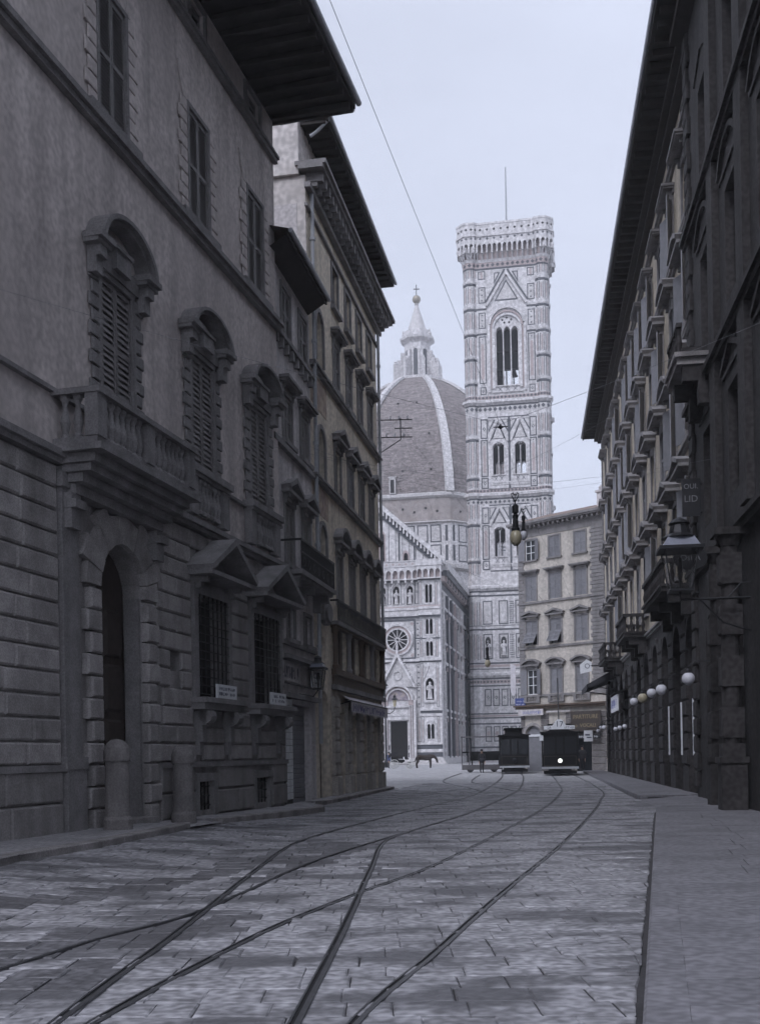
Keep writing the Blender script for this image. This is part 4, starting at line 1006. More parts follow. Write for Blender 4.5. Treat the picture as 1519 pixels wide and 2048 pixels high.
B2N = ob('upper_balcony', MB().box(-31.0, -29.0, -1.15, -.2, 11.62, 11.8).box(-31.1, -28.9, -1.22, -.2, 11.8, 11.92), STONE_P, par=HN)
ob('rail', MB().box(-31.0, -29.0, -1.15, -1.0, 12.6, 12.72).box(-31.0, -30.85, -1.0, -.2, 12.6, 12.72), DARKST, par=B2N)
for k in range(7): ob('baluster', BALR, par=B2N, loc=(-30.9 + k*.3, -1.07, 11.92))
for x in (-30.8, -29.2): ob('bracket', MB().box(x-.15, x+.15, -.6, -.2, 10.6, 11.62).box(x-.14, x+.14, -1.0, -.6, 11.2, 11.62), DARKST, par=B2N)
# bracket lantern, oval sign, lettered glass
LETT = mat('faded_letter_paint', (.17, .17, .175), .7)
LB = (WR(24.4, -1.78, 5.05))
t = thing('bracket_lantern', 'large street lantern on an iron bracket at the right', 'lantern', LB, thr)
lantern_parts(t, .8, .85)
ob('bracket', MB().tube([(0, 0, -.05), (0, 0, -.22), (0, 1.5, -.22)], .03, 6).tube([(0, .4, -.22), (0, .9, -.75), (0, 1.5, -.95)], .022, 6).tube([(0, 1.0, -.22), (0, 1.3, .1), (0, 1.6, .15), (0, 1.72, -.05)], .018, 6), IRON, par=t)
t = thing('oval_sign', 'dark oval hanging sign with pale script beside the big lantern', 'sign', WR(26.2, -1.3, 6.05), thr)
q = MB().prism([(.4*math.cos(a), .28*math.sin(a)) for a in [2*PI*k/20 for k in range(20)]], -.03, .03); q.xf(Matrix.Rotation(PI/2, 4, 'Z')); ob('board', q, IRON, par=t)
o = ob('lettering', text_mesh('Osi A', .2, LETT), par=t, loc=(.035, 0, 0)); o.rotation_euler = (0, 0, PI/2)
t = thing('lettered_board', 'dark upright board with the pale letters LID near the right edge', 'sign', WR(31.1, -.55, 8.55), thr)
ob('board', MB().box(-.03, .03, -.24, .26, -.5, .55), IRON, par=t); ob('arm', MB().tube([(0, .25, .4), (0, .35, .4)], .03, 5).tube([(0, .25, -.4), (0, .35, -.4)], .03, 5), IRON, par=t)
for s, z, sz in (('OUI.', .33, .2), ('LID', -.02, .26)):
    o = ob('lettering', text_mesh(s, sz, LETT), par=t, loc=(.034, 0.0, z)); o.rotation_euler = (0, 0, PI/2)
# ------------------------------------------------------------------ corner house at the end of the street
thm = math.atan2(-5.5, 5.64); OM = (11.26, 87.5)
HM = thing('corner_house', 'cream five storey corner house with stone quoins and grey shutters behind the trams', 'house', (*OM, 0), thm)
WM = lambda x, y, z: in_frame(thm, OM, x, y, z)
holes = []
CM = (1.18, 3.48, 5.83)
for i, x in enumerate(CM):
    window(HM, x, 16.62, 1.0, 1.6, holes, None, .12, shut='open' if i == 0 else 'closed', sm=SHUT_L, pitch=.12)
    window(HM, x, 13.38, 1.0, 1.98, holes, 'flat', .14, .32, shut='closed', sm=SHUT_L, over=.2, sill=False, pitch=.12)
    window(HM, x, 9.92, 1.06, 1.92, holes, 'tri', .14, .34, shut='tilt' if i < 2 else 'closed', sm=SHUT_L, over=.16, sill=False, pitch=.12, rise=.3)
    window(HM, x, 6.04, 1.0, 1.95, holes, 'seg', .14, .36, shut='open' if i == 0 else 'closed', sm=SHUT_L, over=.2, sill=False, pitch=.12, rise=.34)
    holes.append((x-.75, x+.75, -.2, 3.6, 'r'))
mb = MB(); wall(mb, 0, 7.9, -.3, 19.0, holes, 0, .3, caps=.6); ob('wall', mb, CREAM, par=HM)
ob('body', MB().box(.01, 7.89, .6, 12, -.3, 19.0), CREAM, par=HM)
ob('frieze', MB().box(-.02, 7.92, -.05, 0, 18.45, 19.05), TRIM, par=HM)
ob('cornice', MB().box(-.55, 8.2, -.6, .2, 19.3, 19.42).box(-.65, 8.3, -.7, .2, 19.42, 19.58).box(-.1, 8.0, -.16, 0, 19.05, 19.3), TRIM, par=HM)
for k in range(18): ob('modillion', cached('mm', lambda: MB().box(-.07, .07, -.5, 0, 0, .2).mesh('modillion', TRIM)), par=HM, loc=(.2 + k*.44, 0, 19.1))
for z in (13.15, 9.62, 5.85): ob('string_course', MB().box(-.08, 7.98, -.14, 0, z, z+.16), TRIM, par=HM)
for k in range(45):
    z = 5.9 + k*.28
    for e in (0, 1):
        d = (.6 if k % 2 else .5) if not e else (1.2 if k % 2 else 1.08)
        ob('quoin', cached(('mq', d), lambda: MB().cham(0, d, -.06, 0, 0, .26, .02).mesh('quoin', TRIM)), par=HM, loc=(7.9-d if e else 0, 0, z))
ob('roof', MB().face([(-.6, -.65, 19.6), (8.25, -.65, 19.6), (7.6, 4, 21.0), (0, 4, 21.0)]).face([(8.25, -.65, 19.6), (8.25, 10, 19.6), (7.6, 9, 21.0), (7.6, 4, 21)]).face([(-.6, -.65, 19.6), (-.6, 10, 19.6), (0, 9, 21.0), (0, 4, 21)]).face([(0, 4, 21), (7.6, 4, 21), (7.6, 9, 21), (0, 9, 21)]), TILE, par=HM)
ob('chimney', MB().box(6.6, 7.2, 1.2, 1.8, 19.8, 21.2).box(6.5, 7.3, 1.1, 1.9, 21.2, 21.35).lathe([(.22, 21.35), (.28, 21.6), (.1, 21.8)], 10, 6.9, 1.5), STUCCO2, par=HM)
for x in CM:
    b = ob('balustrade', MB().box(x-.75, x+.75, -.18, 0, 5.38, 5.46).box(x-.75, x-.5, -.16, 0, 5.46, 5.86).box(x+.5, x+.75, -.16, 0, 5.46, 5.86), TRIM, par=HM)
    for k in range(6): ob('baluster', cached('mb', lambda: MB().lathe([(.05, 0), (.03, .08), (.055, .2), (.03, .32), (.05, .4)], 6).mesh('baluster', TRIM)), par=b, loc=(x-.4+k*.16, -.09, 5.46))
    s = ob('shopfront', MB().box(x-.75, x+.75, .2, .23, -.2, 3.6), GLASS if x > 2 else SHUT_L, par=HM)
    ob('frame', MB().box(x-.75, x+.75, .12, .2, 2.72, 2.9), SIGNW if x < 2 else WOOD, par=s)
    q = MB(); ring(q, x, 2.85, .75, .98, PI, 0, -.08, 0, 10); ob('arch_ring', q, STONE, par=HM)
GFS = mat('dark_ground_floor_stone', (.15, .14, .138), .9, .25, 2, .3, 14, rand=.12, grain=12, gvar=.2)  # darker tone for the ground floor blocks
for k in range(9):
    for p, q_ in ((.0, .4), (1.95, 2.7), (4.28, 5.05), (6.62, 7.88)):
        ob('rusticated_block', cached(('rb', round(q_-p, 2)), lambda: MB().cham(0, q_-p-.01, -.07, 0, 0, .46, .035).mesh('rusticated_block', GFS)), par=HM, loc=(p, 0, .05 + k*.5))
ob('shop_cornice', MB().box(-.4, 8.0, -.5, 0, 5.08, 5.2).box(-.3, 8.0, -.35, 0, 4.9, 5.08), SHOPW, par=HM)
t = thing('shop_fascia', 'long pale fascia board with bluish marks at the left of the corner house', 'sign', WM(1.3, -.4, 4.62), thm)
ob('board', MB().box(-1.25, 1.15, -.04, .04, -.24, .24), STUCCO2, par=t); ob('lettering', scribble(2.0, .24, 11, mat('blue_ink', (.16, .18, .4)), 91), par=t, loc=(0, -.041, 0))
t = thing('shop_fascia', 'thin pale strip over the middle shop arch of the corner house', 'sign', WM(3.75, -.25, 4.62), thm)
ob('board', MB().box(-1.1, 1.1, -.04, .04, -.06, .06), STUCCO2, par=t)
GOLD = mat('gilt_letters', (.26, .21, .12), .5, .15, 5)
t = thing('painted_shop_sign', 'brown signboard with gilt letters right of the tram number', 'sign', WM(6.35, -.42, 3.75), thm)
ob('board', MB().box(-1.35, 1.35, -.04, .04, -.75, .8), mat('dark_sign_paint', (.05, .04, .034), .6), par=t)
ob('lettering', text_mesh('PARTITURE', .44, GOLD), par=t, loc=(0, -.045, .35)); ob('lettering', text_mesh('e  VOCALI', .4, GOLD), par=t, loc=(0, -.045, -.3))
t = thing('shop_fascia', 'dark narrow board with pale lettering below the gilt sign', 'sign', WM(6.35, -.45, 2.6), thm)
ob('board', MB().box(-1.3, 1.3, -.03, .03, -.17, .17), IRON, par=t); ob('lettering', scribble(2.2, .16, 13, SIGNW, 17), par=t, loc=(0, -.031, 0))
t = thing('corner_banner', 'pale cloth banner hanging from the left corner of the corner house', 'banner', WM(-.45, -.3, 6.2), thm)
ob('cloth', MB().face([(-.3, 0, 2.4), (.3, -.1, 2.2), (.25, -.05, 0), (-.05, 0, -.2), (-.35, .05, .2)]).face([(-.3, .02, 2.4), (.3, -.08, 2.2), (.25, -.03, 0), (-.05, .02, -.2), (-.35, .07, .2)]), CLOTH, par=t)
ob('pole', MB().tube([(.4, .3, 2.5), (-.4, -.1, 2.45)], .02, 5), IRON, par=t)
t = thing('blue_sign', 'small blue and white street sign at the left corner of the corner house', 'sign', WM(.0, -.12, 5.35), thm)
ob('board', MB().box(-.45, .55, -.03, .03, -.35, .45), mat('blue_enamel', (.06, .08, .24), .5), par=t); ob('lettering', scribble(.8, .1, 7, SIGNW, 55), par=t, loc=(0.05, -.031, .2)); ob('lettering', scribble(.8, .1, 7, SIGNW, 56), par=t, loc=(0.05, -.031, -.05))
# ------------------------------------------------------------------ bell tower
BT = thing('bell_tower', 'tall square marble bell tower with three tiers of gothic windows and a flagpole', 'tower', (23.62, 191.69, 0), R(-10))
AF, TR, TC = 6.65, 1.15, 5.95
def outline(off=0.0):
    r = TR + off; e = r * .4142; f = AF + off
    d = f - TC; k = min(r, max(e, e + (r - e) * (r - d) / (r - e))) if r > d else e
    base = [(-d, k), (-r, e), (-r, -e), (-e, -r), (e, -r), (k, -d)]       # front-left corner, relative to the turret centre
    out = []
    for q in range(4):
        c, s = math.cos(q*PI/2), math.sin(q*PI/2)
        for x, y in base:
            X, Y = x - TC, y - TC; out.append((X*c - Y*s, X*s + Y*c))
    return out
def tring(name, z0, z1, off, m, off2=None): return ob(name, MB().vprism(outline(off), z0, z1, off=outline(off2) if off2 is not None else None), m, par=BT)
def panel_mesh(w, h, fr, style, t=.1):
    def f():
        b = MB(); b.box(0, w, -.03, 0, 0, t).box(0, w, -.03, 0, h-t, h).box(0, t, -.03, 0, t, h-t).box(w-t, w, -.03, 0, t, h-t)
        b.box(t, w-t, -.014, 0, t, h-t, 1)
        if style == 'strip': b.box(w*.36, w*.64, -.03, -.014, h*.12, h*.88, 2)
        elif style == 'lancet':
            P = [(w*.3, h*.1), (w*.7, h*.1)] + [(x, z) for x, z in arch_pts(w*.3, w*.7, h*.8, 'p', 6)][::-1]; b.prism(P, -.03, -.014, 2)
            b.prism([(w*.5-.12, h*.93), (w*.5, h*.93-.12), (w*.5+.12, h*.93), (w*.5, h*.93+.12)], -.03, -.014, 0)
        elif style == 'diamond':
            q = min(w, h) * .22; b.prism([(w/2-q, h/2), (w/2, h/2-q*1.3), (w/2+q, h/2), (w/2, h/2+q*1.3)], -.03, -.014, 0)
            q *= .5; b.prism([(w/2-q, h/2), (w/2, h/2-q*1.3), (w/2+q, h/2), (w/2, h/2+q*1.3)], -.04, -.03, 1)
        elif style == 'beads':
            n = max(1, int(h / .75))
            for k in range(n):
                zc = h * (k+.5) / n; q = .16; b.prism([(w/2-q, zc), (w/2, zc-q), (w/2+q, zc), (w/2, zc+q)], -.03, -.014, 0)
        return b.mesh('marble_panel', [GREEN, INLAY, PINK])
    return cached(('pan', round(w, 2), round(h, 2), fr, style, t), f)
def panel(par, x0, x1, z0, z1, y, style='plain', t=.13, rz=0.0, loc=None):
    o = ob('marble_panel', panel_mesh(x1-x0, z1-z0, 0, style, t), par=par, loc=loc or (x0, y, z0), rz=rz); return o
YF = -AF
tholes = []
for k in (-1, 0, 1): tholes.append((.1 + k*1.27 - .55, .1 + k*1.27 + .55, 63.4, 73.3, 'p'))
for z0, z1 in ((48.4, 53.7), (34.6, 39.5)):
    for x in (-2.12, -1.17, 1.55, 2.5): tholes.append((x-.42, x+.42, z0, z1, 'p'))
wm = MB(); wall(wm, -5.4, 5.4, -.2, 84.6, tholes, YF, 1.3, caps=0)
wall(wm, -5.4, 5.4, -.2, 84.6, [(*h[:4], h[4]) for h in tholes], YF+1.3, .01, mi=1, caps=0)
wme = wm.mesh('wall', [WHITE, VOIDM])
for q in range(4): ob('wall', wme, par=BT, rz=q*PI/2)
for z in (30.4, 45.2, 60.8, 84.4): ob('floor', MB().box(-6, 6, -6, 6, z-.15, z), VOIDM, par=BT)  # unseen dark slabs added to stop light leaking through the hollow tower
for q in range(4):
    c, s = math.cos(q*PI/2), math.sin(q*PI/2); X, Y = -TC*c + TC*s, -TC*s - TC*c
    t = ob('corner_turret', MB().lathe([(TR/math.cos(PI/8), -.2), (TR/math.cos(PI/8), 84.6)], 8, X, Y, rot=PI/8), WHITE, par=BT)
    for z, hgt in ((64.0, .3), (68.15, .3), (72.3, .42), (76.6, .5), (80.9, .55), (48.0, .2), (54.6, .2), (34.0, .2), (40.2, .2)):
        b = MB().lathe([((TR+.02)/math.cos(PI/8), z-.12), ((TR+.1)/math.cos(PI/8), z-.05), ((TR+.16)/math.cos(PI/8), z+hgt*.5), ((TR+.03)/math.cos(PI/8), z+hgt*.55)], 8, X, Y, rot=PI/8)
        ob('turret_ring', b, WHITE, par=t)
    for z in (64.0, 68.15, 72.3, 76.6, 80.9, 48, 54.6, 34, 40.2): ob('turret_band', MB().lathe([((TR+.01)/math.cos(PI/8), z-.5), ((TR+.07)/math.cos(PI/8), z-.45), ((TR+.07)/math.cos(PI/8), z-.13)], 8, X, Y, rot=PI/8), GREEN, par=t)
    if q in (0, 1):
        for fa in range(8):                           # inlaid strips on the faces of the octagon
            an = PI/4 * fa; nx, ny = math.cos(an), math.sin(an)
            for z0, z1, st in ((61.9, 63.6, 's'), (64.5, 67.7, 's'), (68.6, 71.6, 's'), (73.1, 75.9, 'p'), (77.4, 80.2, 'p'), (81.7, 83.4, 's'), (46.3, 47.7, 's'), (48.5, 54.1, 's'), (55.2, 58.2, 's'), (31.6, 33.6, 's'), (34.5, 39.7, 's'), (41, 43.6, 's'), (23, 27, 's'), (17.2, 21.6, 's')):
                b = cached(('ts', z0, z1, st), lambda: MB().box(-.34, .34, -.016, 0, 0, z1-z0, 1).box(-.11, .11, -.028, -.016, .25, z1-z0-.25, 0).box(-.36, -.25, -.024, -.016, 0, z1-z0, 2).box(.25, .36, -.024, -.016, 0, z1-z0, 2).mesh('turret_inlay', [PINK, INLAY, GREEN]))
                o = ob('turret_inlay', b, par=t, loc=(X + nx*(TR), Y + ny*(TR), z0), rz=an + PI/2)
# main cornices and inlaid bands
for z, d in ((14.2, .35), (28.9, .4), (44.5, .45), (60.2, .5)):
    tring('cornice', z, z+.35, .1, WHITE, d*.7); tring('cornice', z+.35, z+.75, d, WHITE); tring('cornice', z+.75, z+.95, d*.8, WHITE, .08)
    tring('green_band', z-.28, z-.02, .03, GREEN)
for z, h in ((1.0, .5), (2.3, .3), (6.3, .25), (7.3, .22), (8.0, .22), (12.7, .25), (16.5, .28), (22.2, .28), (22.9, .12), (27.9, .3), (15.6, .15)):
    tring('green_band', z, z+h, .02, GREEN)
for z, h in ((7.6, .3), (13.2, .6), (16.0, .4)): tring('pink_band', z, z+h, .015, PINK)
tring('plinth', -.2, 1.0, .35, WHITE); tring('plinth', 1.5, 1.75, .3, WHITE, .05)
tring('frieze', 83.4, 84.3, .05, PINK); tring('string_course', 84.3, 84.75, .1, WHITE, .3); tring('green_band', 83.1, 83.35, .06, GREEN)
tring('frieze', 61.2, 61.75, .03, PINK); tring('frieze', 59.0, 60.0, .03, INLAY); tring('frieze', 45.5, 46.0, .03, PINK); tring('frieze', 43.5, 44.2, .03, INLAY)
def face_set(rz):
    root = BT
    def P(x0, x1, z0, z1, st, t=.15):
        c, s = math.cos(rz), math.sin(rz); X, Y = x0, YF - .002
        ob('marble_panel', panel_mesh(x1-x0, z1-z0, 0, st, t), par=BT, loc=(X*c - Y*s, X*s + Y*c, z0), rz=rz)
    def N(name, mb, m): ob(name, mb, m, par=BT, rz=rz)
    for xa, xb in ((-4.6, -3.4), (3.6, 4.8)):
        P(xa, xb, 63.9, 71.9, 'lancet', .17); P(xa, xb, 73.2, 75.9, 'beads'); P(xa, xb, 77.5, 80.2, 'beads'); P(xa, xb, 81.5, 82.9, 'strip'); P(xa+.1, xb-.1, 62.0, 63.3, 'diamond')
        for zb in ((46.1, 48.0, 'diamond'), (48.15, 54.4, 'lancet'), (54.6, 57.9, 'diamond')): P(xa, xb, zb[0], zb[1], zb[2], .19)
        for zb in ((32.4, 34.0, 'diamond'), (34.15, 40.0, 'lancet'), (40.2, 43.0, 'diamond')): P(xa, xb, zb[0], zb[1], zb[2], .19)
    for z in (76.6, 72.4): N('side_band', MB().box(-5, -3.25, YF-.12, YF, z, z+.3).box(3.45, 5, YF-.12, YF, z, z+.3), WHITE); N('side_band', MB().box(-5, -3.25, YF-.04, YF, z-.3, z-.05).box(3.45, 5, YF-.04, YF, z-.3, z-.05), GREEN)
    # top tier: one great arch with its gable
    q = MB(); ring(q, .1, 73.0, 2.15, 2.45, PI, 0, YF-.32, YF, 16); ring(q, .1, 73.6, 2.7, 3.0, PI*.98, PI*.02, YF-.42, YF, 16); q.box(-2.4, -1.95, YF-.3, YF, 62.9, 73.0).box(2.15, 2.6, YF-.3, YF, 62.9, 73.0).box(-3.1, -2.7, YF-.35, YF, 62.3, 73.6).box(2.9, 3.3, YF-.35, YF, 62.3, 73.6)
    N('great_arch', q, WHITE)
    q = MB(); ring(q, .1, 73.3, 2.45, 2.7, PI, 0, YF-.2, YF, 16); q.box(-2.7, -2.4, YF-.12, YF, 62.9, 73.3).box(2.6, 2.9, YF-.12, YF, 62.9, 73.3); N('arch_inlay', q, PINK)
    q = MB()
    for sg in (-1, 1):
        p = [(.1+sg*3.15, 76.9), (.1+sg*3.5, 76.9), (.1, 82.75), (.1, 82.0)]; q.prism(p if sg < 0 else p[::-1], YF-.4, YF)
    N('gable', q, WHITE)
    q = MB()
    for sg in (-1, 1):
        p = [(.1+sg*3.5, 77.4), (.1+sg*3.5, 77.9), (.1+sg*.35, 83.0), (.1+sg*.1, 82.85)]; q.prism(p if sg < 0 else p[::-1], YF-.1, YF)
        p = [(.1+sg*2.0, 82.5), (.1+sg*.95, 82.5), (.1+sg*2.0, 80.6)]; q.prism(p if sg < 0 else p[::-1], YF-.05, YF)
    q.prism([(-1.9, 77.7), (2.1, 77.7), (.1, 81.2)], YF-.06, YF); N('gable_inlay', q, GREEN)
    q = MB()
    for sg in (-1, 1):
        p = [(.1+sg*1.85, 82.32), (.1+sg*1.3, 82.32), (.1+sg*1.85, 81.2)]; q.prism(p if sg < 0 else p[::-1], YF-.07, YF)
    q.prism([(-1.55, 77.9), (1.75, 77.9), (.1, 80.75)], YF-.09, YF); N('gable_field', q, INLAY)
    for dx, dz in ((0, 1.15), (-.75, .8), (.75, .8), (-.4, .35), (.4, .35)): N('tracery_eye', MB().prism([(.1+dx-.2, 73.6+dz), (.1+dx, 73.4+dz), (.1+dx+.2, 73.6+dz), (.1+dx, 73.8+dz)], YF-.05, YF), VOIDM)
    q = MB()
    for k in (-1.5, -.5, .5, 1.5):
        x = .1 + k*1.27; q.lathe([(.1, 63.4), (.075, 63.7), (.07, 72.0), (.12, 72.3), (.16, 72.7)], 8, x, YF+.1)
    N('colonnette', q, WHITE)
    q = MB(); q.box(-2.5, 2.7, YF-.28, YF, 62.2, 62.35).box(-2.5, 2.7, YF-.2, YF, 63.2, 63.4); N('window_sill', q, WHITE)
    for k in (-1, 0, 1):
        x = .1 + k*1.27; q = MB(); q.prism([(x-.35, 62.45), (x-.25, 62.45), (x+.35, 63.1), (x+.25, 63.1)], YF-.05, YF).prism([(x+.25, 62.45), (x+.35, 62.45), (x-.25, 63.1), (x-.35, 63.1)], YF-.053, YF); N('parapet_cross', q, GREEN)
    # two middle tiers: pairs of twin lights
    for zb, zt, ap in ((48.4, 53.7, 57.9), (34.6, 39.5, 43.1)):
        for xc in (-1.645, 2.025):
            q = MB(); ring(q, xc, zt-.9, 1.0, 1.2, PI, 0, YF-.25, YF, 12); q.box(xc-1.2, xc-1.0, YF-.22, YF, zb, zt-.9).box(xc+1.0, xc+1.2, YF-.22, YF, zb, zt-.9); q.box(xc-1.3, xc+1.3, YF-.2, YF, zb-.15, zb)
            for sg in (-1, 1):
                p = [(xc+sg*1.45, zt+.3), (xc+sg*1.7, zt+.3), (xc, ap+.1), (xc, ap-.35)]; q.prism(p if sg < 0 else p[::-1], YF-.28, YF)
            q.lathe([(.08, zb), (.06, zb+.2), (.055, zt-1.0), (.1, zt-.8), (.12, zt-.6)], 8, xc, YF+.1)
            N('twin_window', q, WHITE)
            q = MB()
            for sg in (-1, 1):
                p = [(xc+sg*1.65, ap-.2), (xc+sg*.45, ap-.2), (xc+sg*1.65, ap-2.4)]; q.prism(p if sg < 0 else p[::-1], YF-.03, YF)
            q.prism([(xc-1.2, zt+.75), (xc+1.2, zt+.75), (xc, ap-.7)], YF-.03, YF); N('gable_inlay', q, GREEN)
            q = MB()
            for sg in (-1, 1):
                p = [(xc+sg*1.55, ap-.3), (xc+sg*.75, ap-.3), (xc+sg*1.55, ap-1.8)]; q.prism(p if sg < 0 else p[::-1], YF-.05, YF)
            q.prism([(xc-.9, zt+.85), (xc+.9, zt+.85), (xc, ap-1.05)], YF-.05, YF); N('gable_field', q, INLAY)
            q = MB(); q.prism([(xc-.22, zt-.3), (xc, zt-.52), (xc+.22, zt-.3), (xc, zt-.08)], YF-.02, YF); N('tracery_eye', q, VOIDM)
            q = MB()
            for sx in (-.48, .48):
                x = xc+sx; q.prism([(x-.3, zb-1.0), (x-.2, zb-1.0), (x+.3, zb-.3), (x+.2, zb-.3)], YF-.02, YF).prism([(x+.2, zb-1.0), (x+.3, zb-1.0), (x-.2, zb-.3), (x-.3, zb-.3)], YF-.023, YF)
            N('parapet_cross', q, GREEN)
        q = MB(); q.box(.02, .36, YF-.04, YF, zb-2.3, ap+.1).box(-3.35, 3.55, YF-.03, YF, ap+.12, ap+.3).box(-3.35, 3.55, YF-.03, YF, zb-2.5, zb-2.3); N('green_frame', q, GREEN)
        q = MB()
        for k in range(20): q.box(-3.2 + k*.34, -3.0 + k*.34, YF-.12, YF, zb-1.75, zb-1.35)
        q.box(-3.3, 3.5, YF-.14, YF, zb-1.35, zb-1.2); N('dentil_row', q, WHITE)
    # base: reliefs, niches with statues, lozenges
    for k, xc in enumerate((-3.95, -1.3, 1.5, 4.15)):
        P(xc-.8, xc+.8, 23.2, 27.2, 'plain', .17)
        q = MB(); q.prism([(xc-.42, 23.6), (xc+.42, 23.6)] + arch_pts(xc-.42, xc+.42, 26.0, 'p', 6)[::-1], YF-.08, YF); N('blind_niche', q, WHITE)
        P(xc-.8, xc+.8, 17.4, 21.6, 'plain', .17)
        q = MB(); q.prism([(xc-.45, 17.8), (xc+.45, 17.8)] + arch_pts(xc-.45, xc+.45, 20.5, 'p', 6)[::-1], YF-.025, YF); N('niche', q, VOIDM)
        N('niche_statue', statue(xc, YF-.14, 17.85, 2.6), WHITE)
    for z0, z1 in ((23.2, 27.2), (17.4, 21.6)):
        q = MB()
        for i in range(3):
            for j in range(11): q.box(-.26 + i*.25, -.1 + i*.25, YF-.02, YF, z0 + .1 + j*(z1-z0)/11.3, z0 + .32 + j*(z1-z0)/11.3)
        N('lattice', q, GREEN)
    for k in range(7):
        xc = -4.1 + k*1.4; P(xc-.58, xc+.58, 9.4, 12.3, 'diamond', .18); P(xc-.55, xc+.55, 3.4, 6.0, 'plain', .17)
        q = MB().prism([(xc+.36*math.cos(a), 4.8+.42*math.sin(a)) for a in [PI/3*i for i in range(6)]], YF-.05, YF); N('relief', q, PINK)
def statue(x, y, z, h):
    b = MB(); s = h
    b.lathe([(.17*s, 0), (.18*s, .04*s), (.14*s, .1*s), (.13*s, .35*s), (.12*s, .55*s), (.15*s, .7*s), (.15*s, .78*s), (.055*s, .83*s), (.05*s, .86*s), (.075*s, .9*s), (.075*s, .95*s), (.04*s, 1.0*s), (0, 1.01*s)], 9, x, y, z0=z)
    b.tube([(x-.14*s, y, z+.75*s), (x-.19*s, y-.05*s, z+.58*s), (x-.05*s, y-.14*s, z+.52*s)], .045*s, 5); b.tube([(x+.14*s, y, z+.75*s), (x+.17*s, y-.08*s, z+.6*s), (x+.08*s, y-.15*s, z+.66*s)], .045*s, 5)
    return b
face_set(0.0); face_set(PI/2)
def lozenges(name, z, r_, step, m):                   # running band of inlaid lozenges round the three seen sides
    po = outline(.06); q = MB()
    for k in range(len(po)):
        a, b = Vector(po[k]), Vector(po[(k+1) % len(po)]); d = b - a; L = d.length
        if (a.y + b.y)/2 > 3: continue
        cnt = max(1, round(L / step)); u = d / L; nr = Vector((u.y, -u.x))
        for j in range(cnt):
            p = a + d*((j+.5)/cnt) + nr*.012
            q.face([(p.x - u.x*r_, p.y - u.y*r_, z), (p.x, p.y, z-r_), (p.x + u.x*r_, p.y + u.y*r_, z), (p.x, p.y, z+r_)])
    ob(name, q, m, par=BT)
lozenges('band_lozenge', 83.85, .33, .8, GREEN); lozenges('band_lozenge', 61.47, .25, .62, GREEN); lozenges('band_lozenge', 59.5, .36, .85, GREEN); lozenges('band_lozenge', 45.75, .22, .6, GREEN); lozenges('band_lozenge', 43.85, .28, .75, GREEN); lozenges('band_lozenge', 13.5, .22, .6, GREEN); lozenges('band_lozenge', 29.6, .2, .55, GREEN)
tring('painted_gallery_shade', 84.75, 87.3, .04, PINK)  # pink ring that paints the shade under the corbelled gallery
# corbelled gallery
def arch_strip(mb, L, n, z0, z1):                     # row of pointed openings, in a local frame running along +x
    wd = L / n
    wall(mb, 0, L, z0, z1, [(wd*(k+.5) - wd*.34, wd*(k+.5) + wd*.34, z0, z0 + (z1-z0)*.8, 'p') for k in range(n)], 0, .3, caps=0)
po = outline(.95); n_ = len(po)
for k in range(n_):
    a, b = Vector(po[k]), Vector(po[(k+1) % n_]); d = b - a; L = d.length
    if (a.y + b.y)/2 > 3: continue
    ang = math.atan2(d.y, d.x); cnt = max(1, round(L / .82))
    m = MB(); arch_strip(m, L, cnt, 85.6, 87.5); ob('gallery_arch', m, WHITE, par=BT, loc=(a.x, a.y, 0), rz=ang)
    for j in range(cnt + 1):
        if L < 1.0 and j == cnt: continue
        cb = cached('corb', lambda: MB().face([(-.11, 0, 86.2), (.11, 0, 86.2), (.11, .9, 84.75), (-.11, .9, 84.75)]).face([(-.11, 0, 86.2), (-.11, .9, 84.75), (-.11, .95, 86.6), (-.11, .02, 86.6)]).face([(.11, 0, 86.2), (.11, .02, 86.6), (.11, .95, 86.6), (.11, .9, 84.75)]).box(-.13, .13, -.02, .4, 86.2, 86.5).mesh('corbel', WHITE))
        p = a + d * (j / cnt); ob('corbel', cb, par=BT, loc=(p.x, p.y, 0), rz=ang)
m = MB(); m.vprism(outline(.95), 87.5, 88.3, caps=False); m.vprism(outline(1.12), 88.3, 88.55); m.vprism(outline(.95), 88.55, 90.3, caps=False); m.vprism(outline(.75), 88.55, 90.3, caps=False)
po1, po2 = outline(1.02), outline(.7)
for k in range(n_):
    j = (k+1) % n_; m.face([(*po1[k], 90.3), (*po1[j], 90.3), (*po2[j], 90.3), (*po2[k], 90.3)]); m.face([(*po1[k], 90.3), (*po1[j], 90.3), (*po1[j], 90.65), (*po1[k], 90.65)]); m.face([(*po2[k], 90.3), (*po2[j], 90.3), (*po2[j], 90.65), (*po2[k], 90.65)]); m.face([(*po1[k], 90.65), (*po1[j], 90.65), (*po2[j], 90.65), (*po2[k], 90.65)])
ob('parapet', m, WHITE, par=BT)
q1, q2 = MB(), MB(); po = outline(.955)
for k in range(n_):
    a, b = Vector(po[k]), Vector(po[(k+1) % n_]); d = b - a; L = d.length
    if (a.y + b.y)/2 > 3: continue
    cnt = max(1, round(L / 1.1)); u = d / L; nrm = Vector((u.y, -u.x))
    for j in range(cnt):
        p = a + d * ((j+.5)/cnt) + nrm*.012
        for qq, z, r_ in ((q1, 89.45, .23), (q2, 87.95, .24)):
            qq.face([(p.x - u.x*r_, p.y - u.y*r_, z), (p.x, p.y, z-r_), (p.x + u.x*r_, p.y + u.y*r_, z), (p.x, p.y, z+r_)])
ob('parapet_painted_hole', q1, VOIDM, par=BT); ob('frieze_lozenge', q2, GREEN, par=BT)  # flat dark plates paint the darkness of the pierced holes
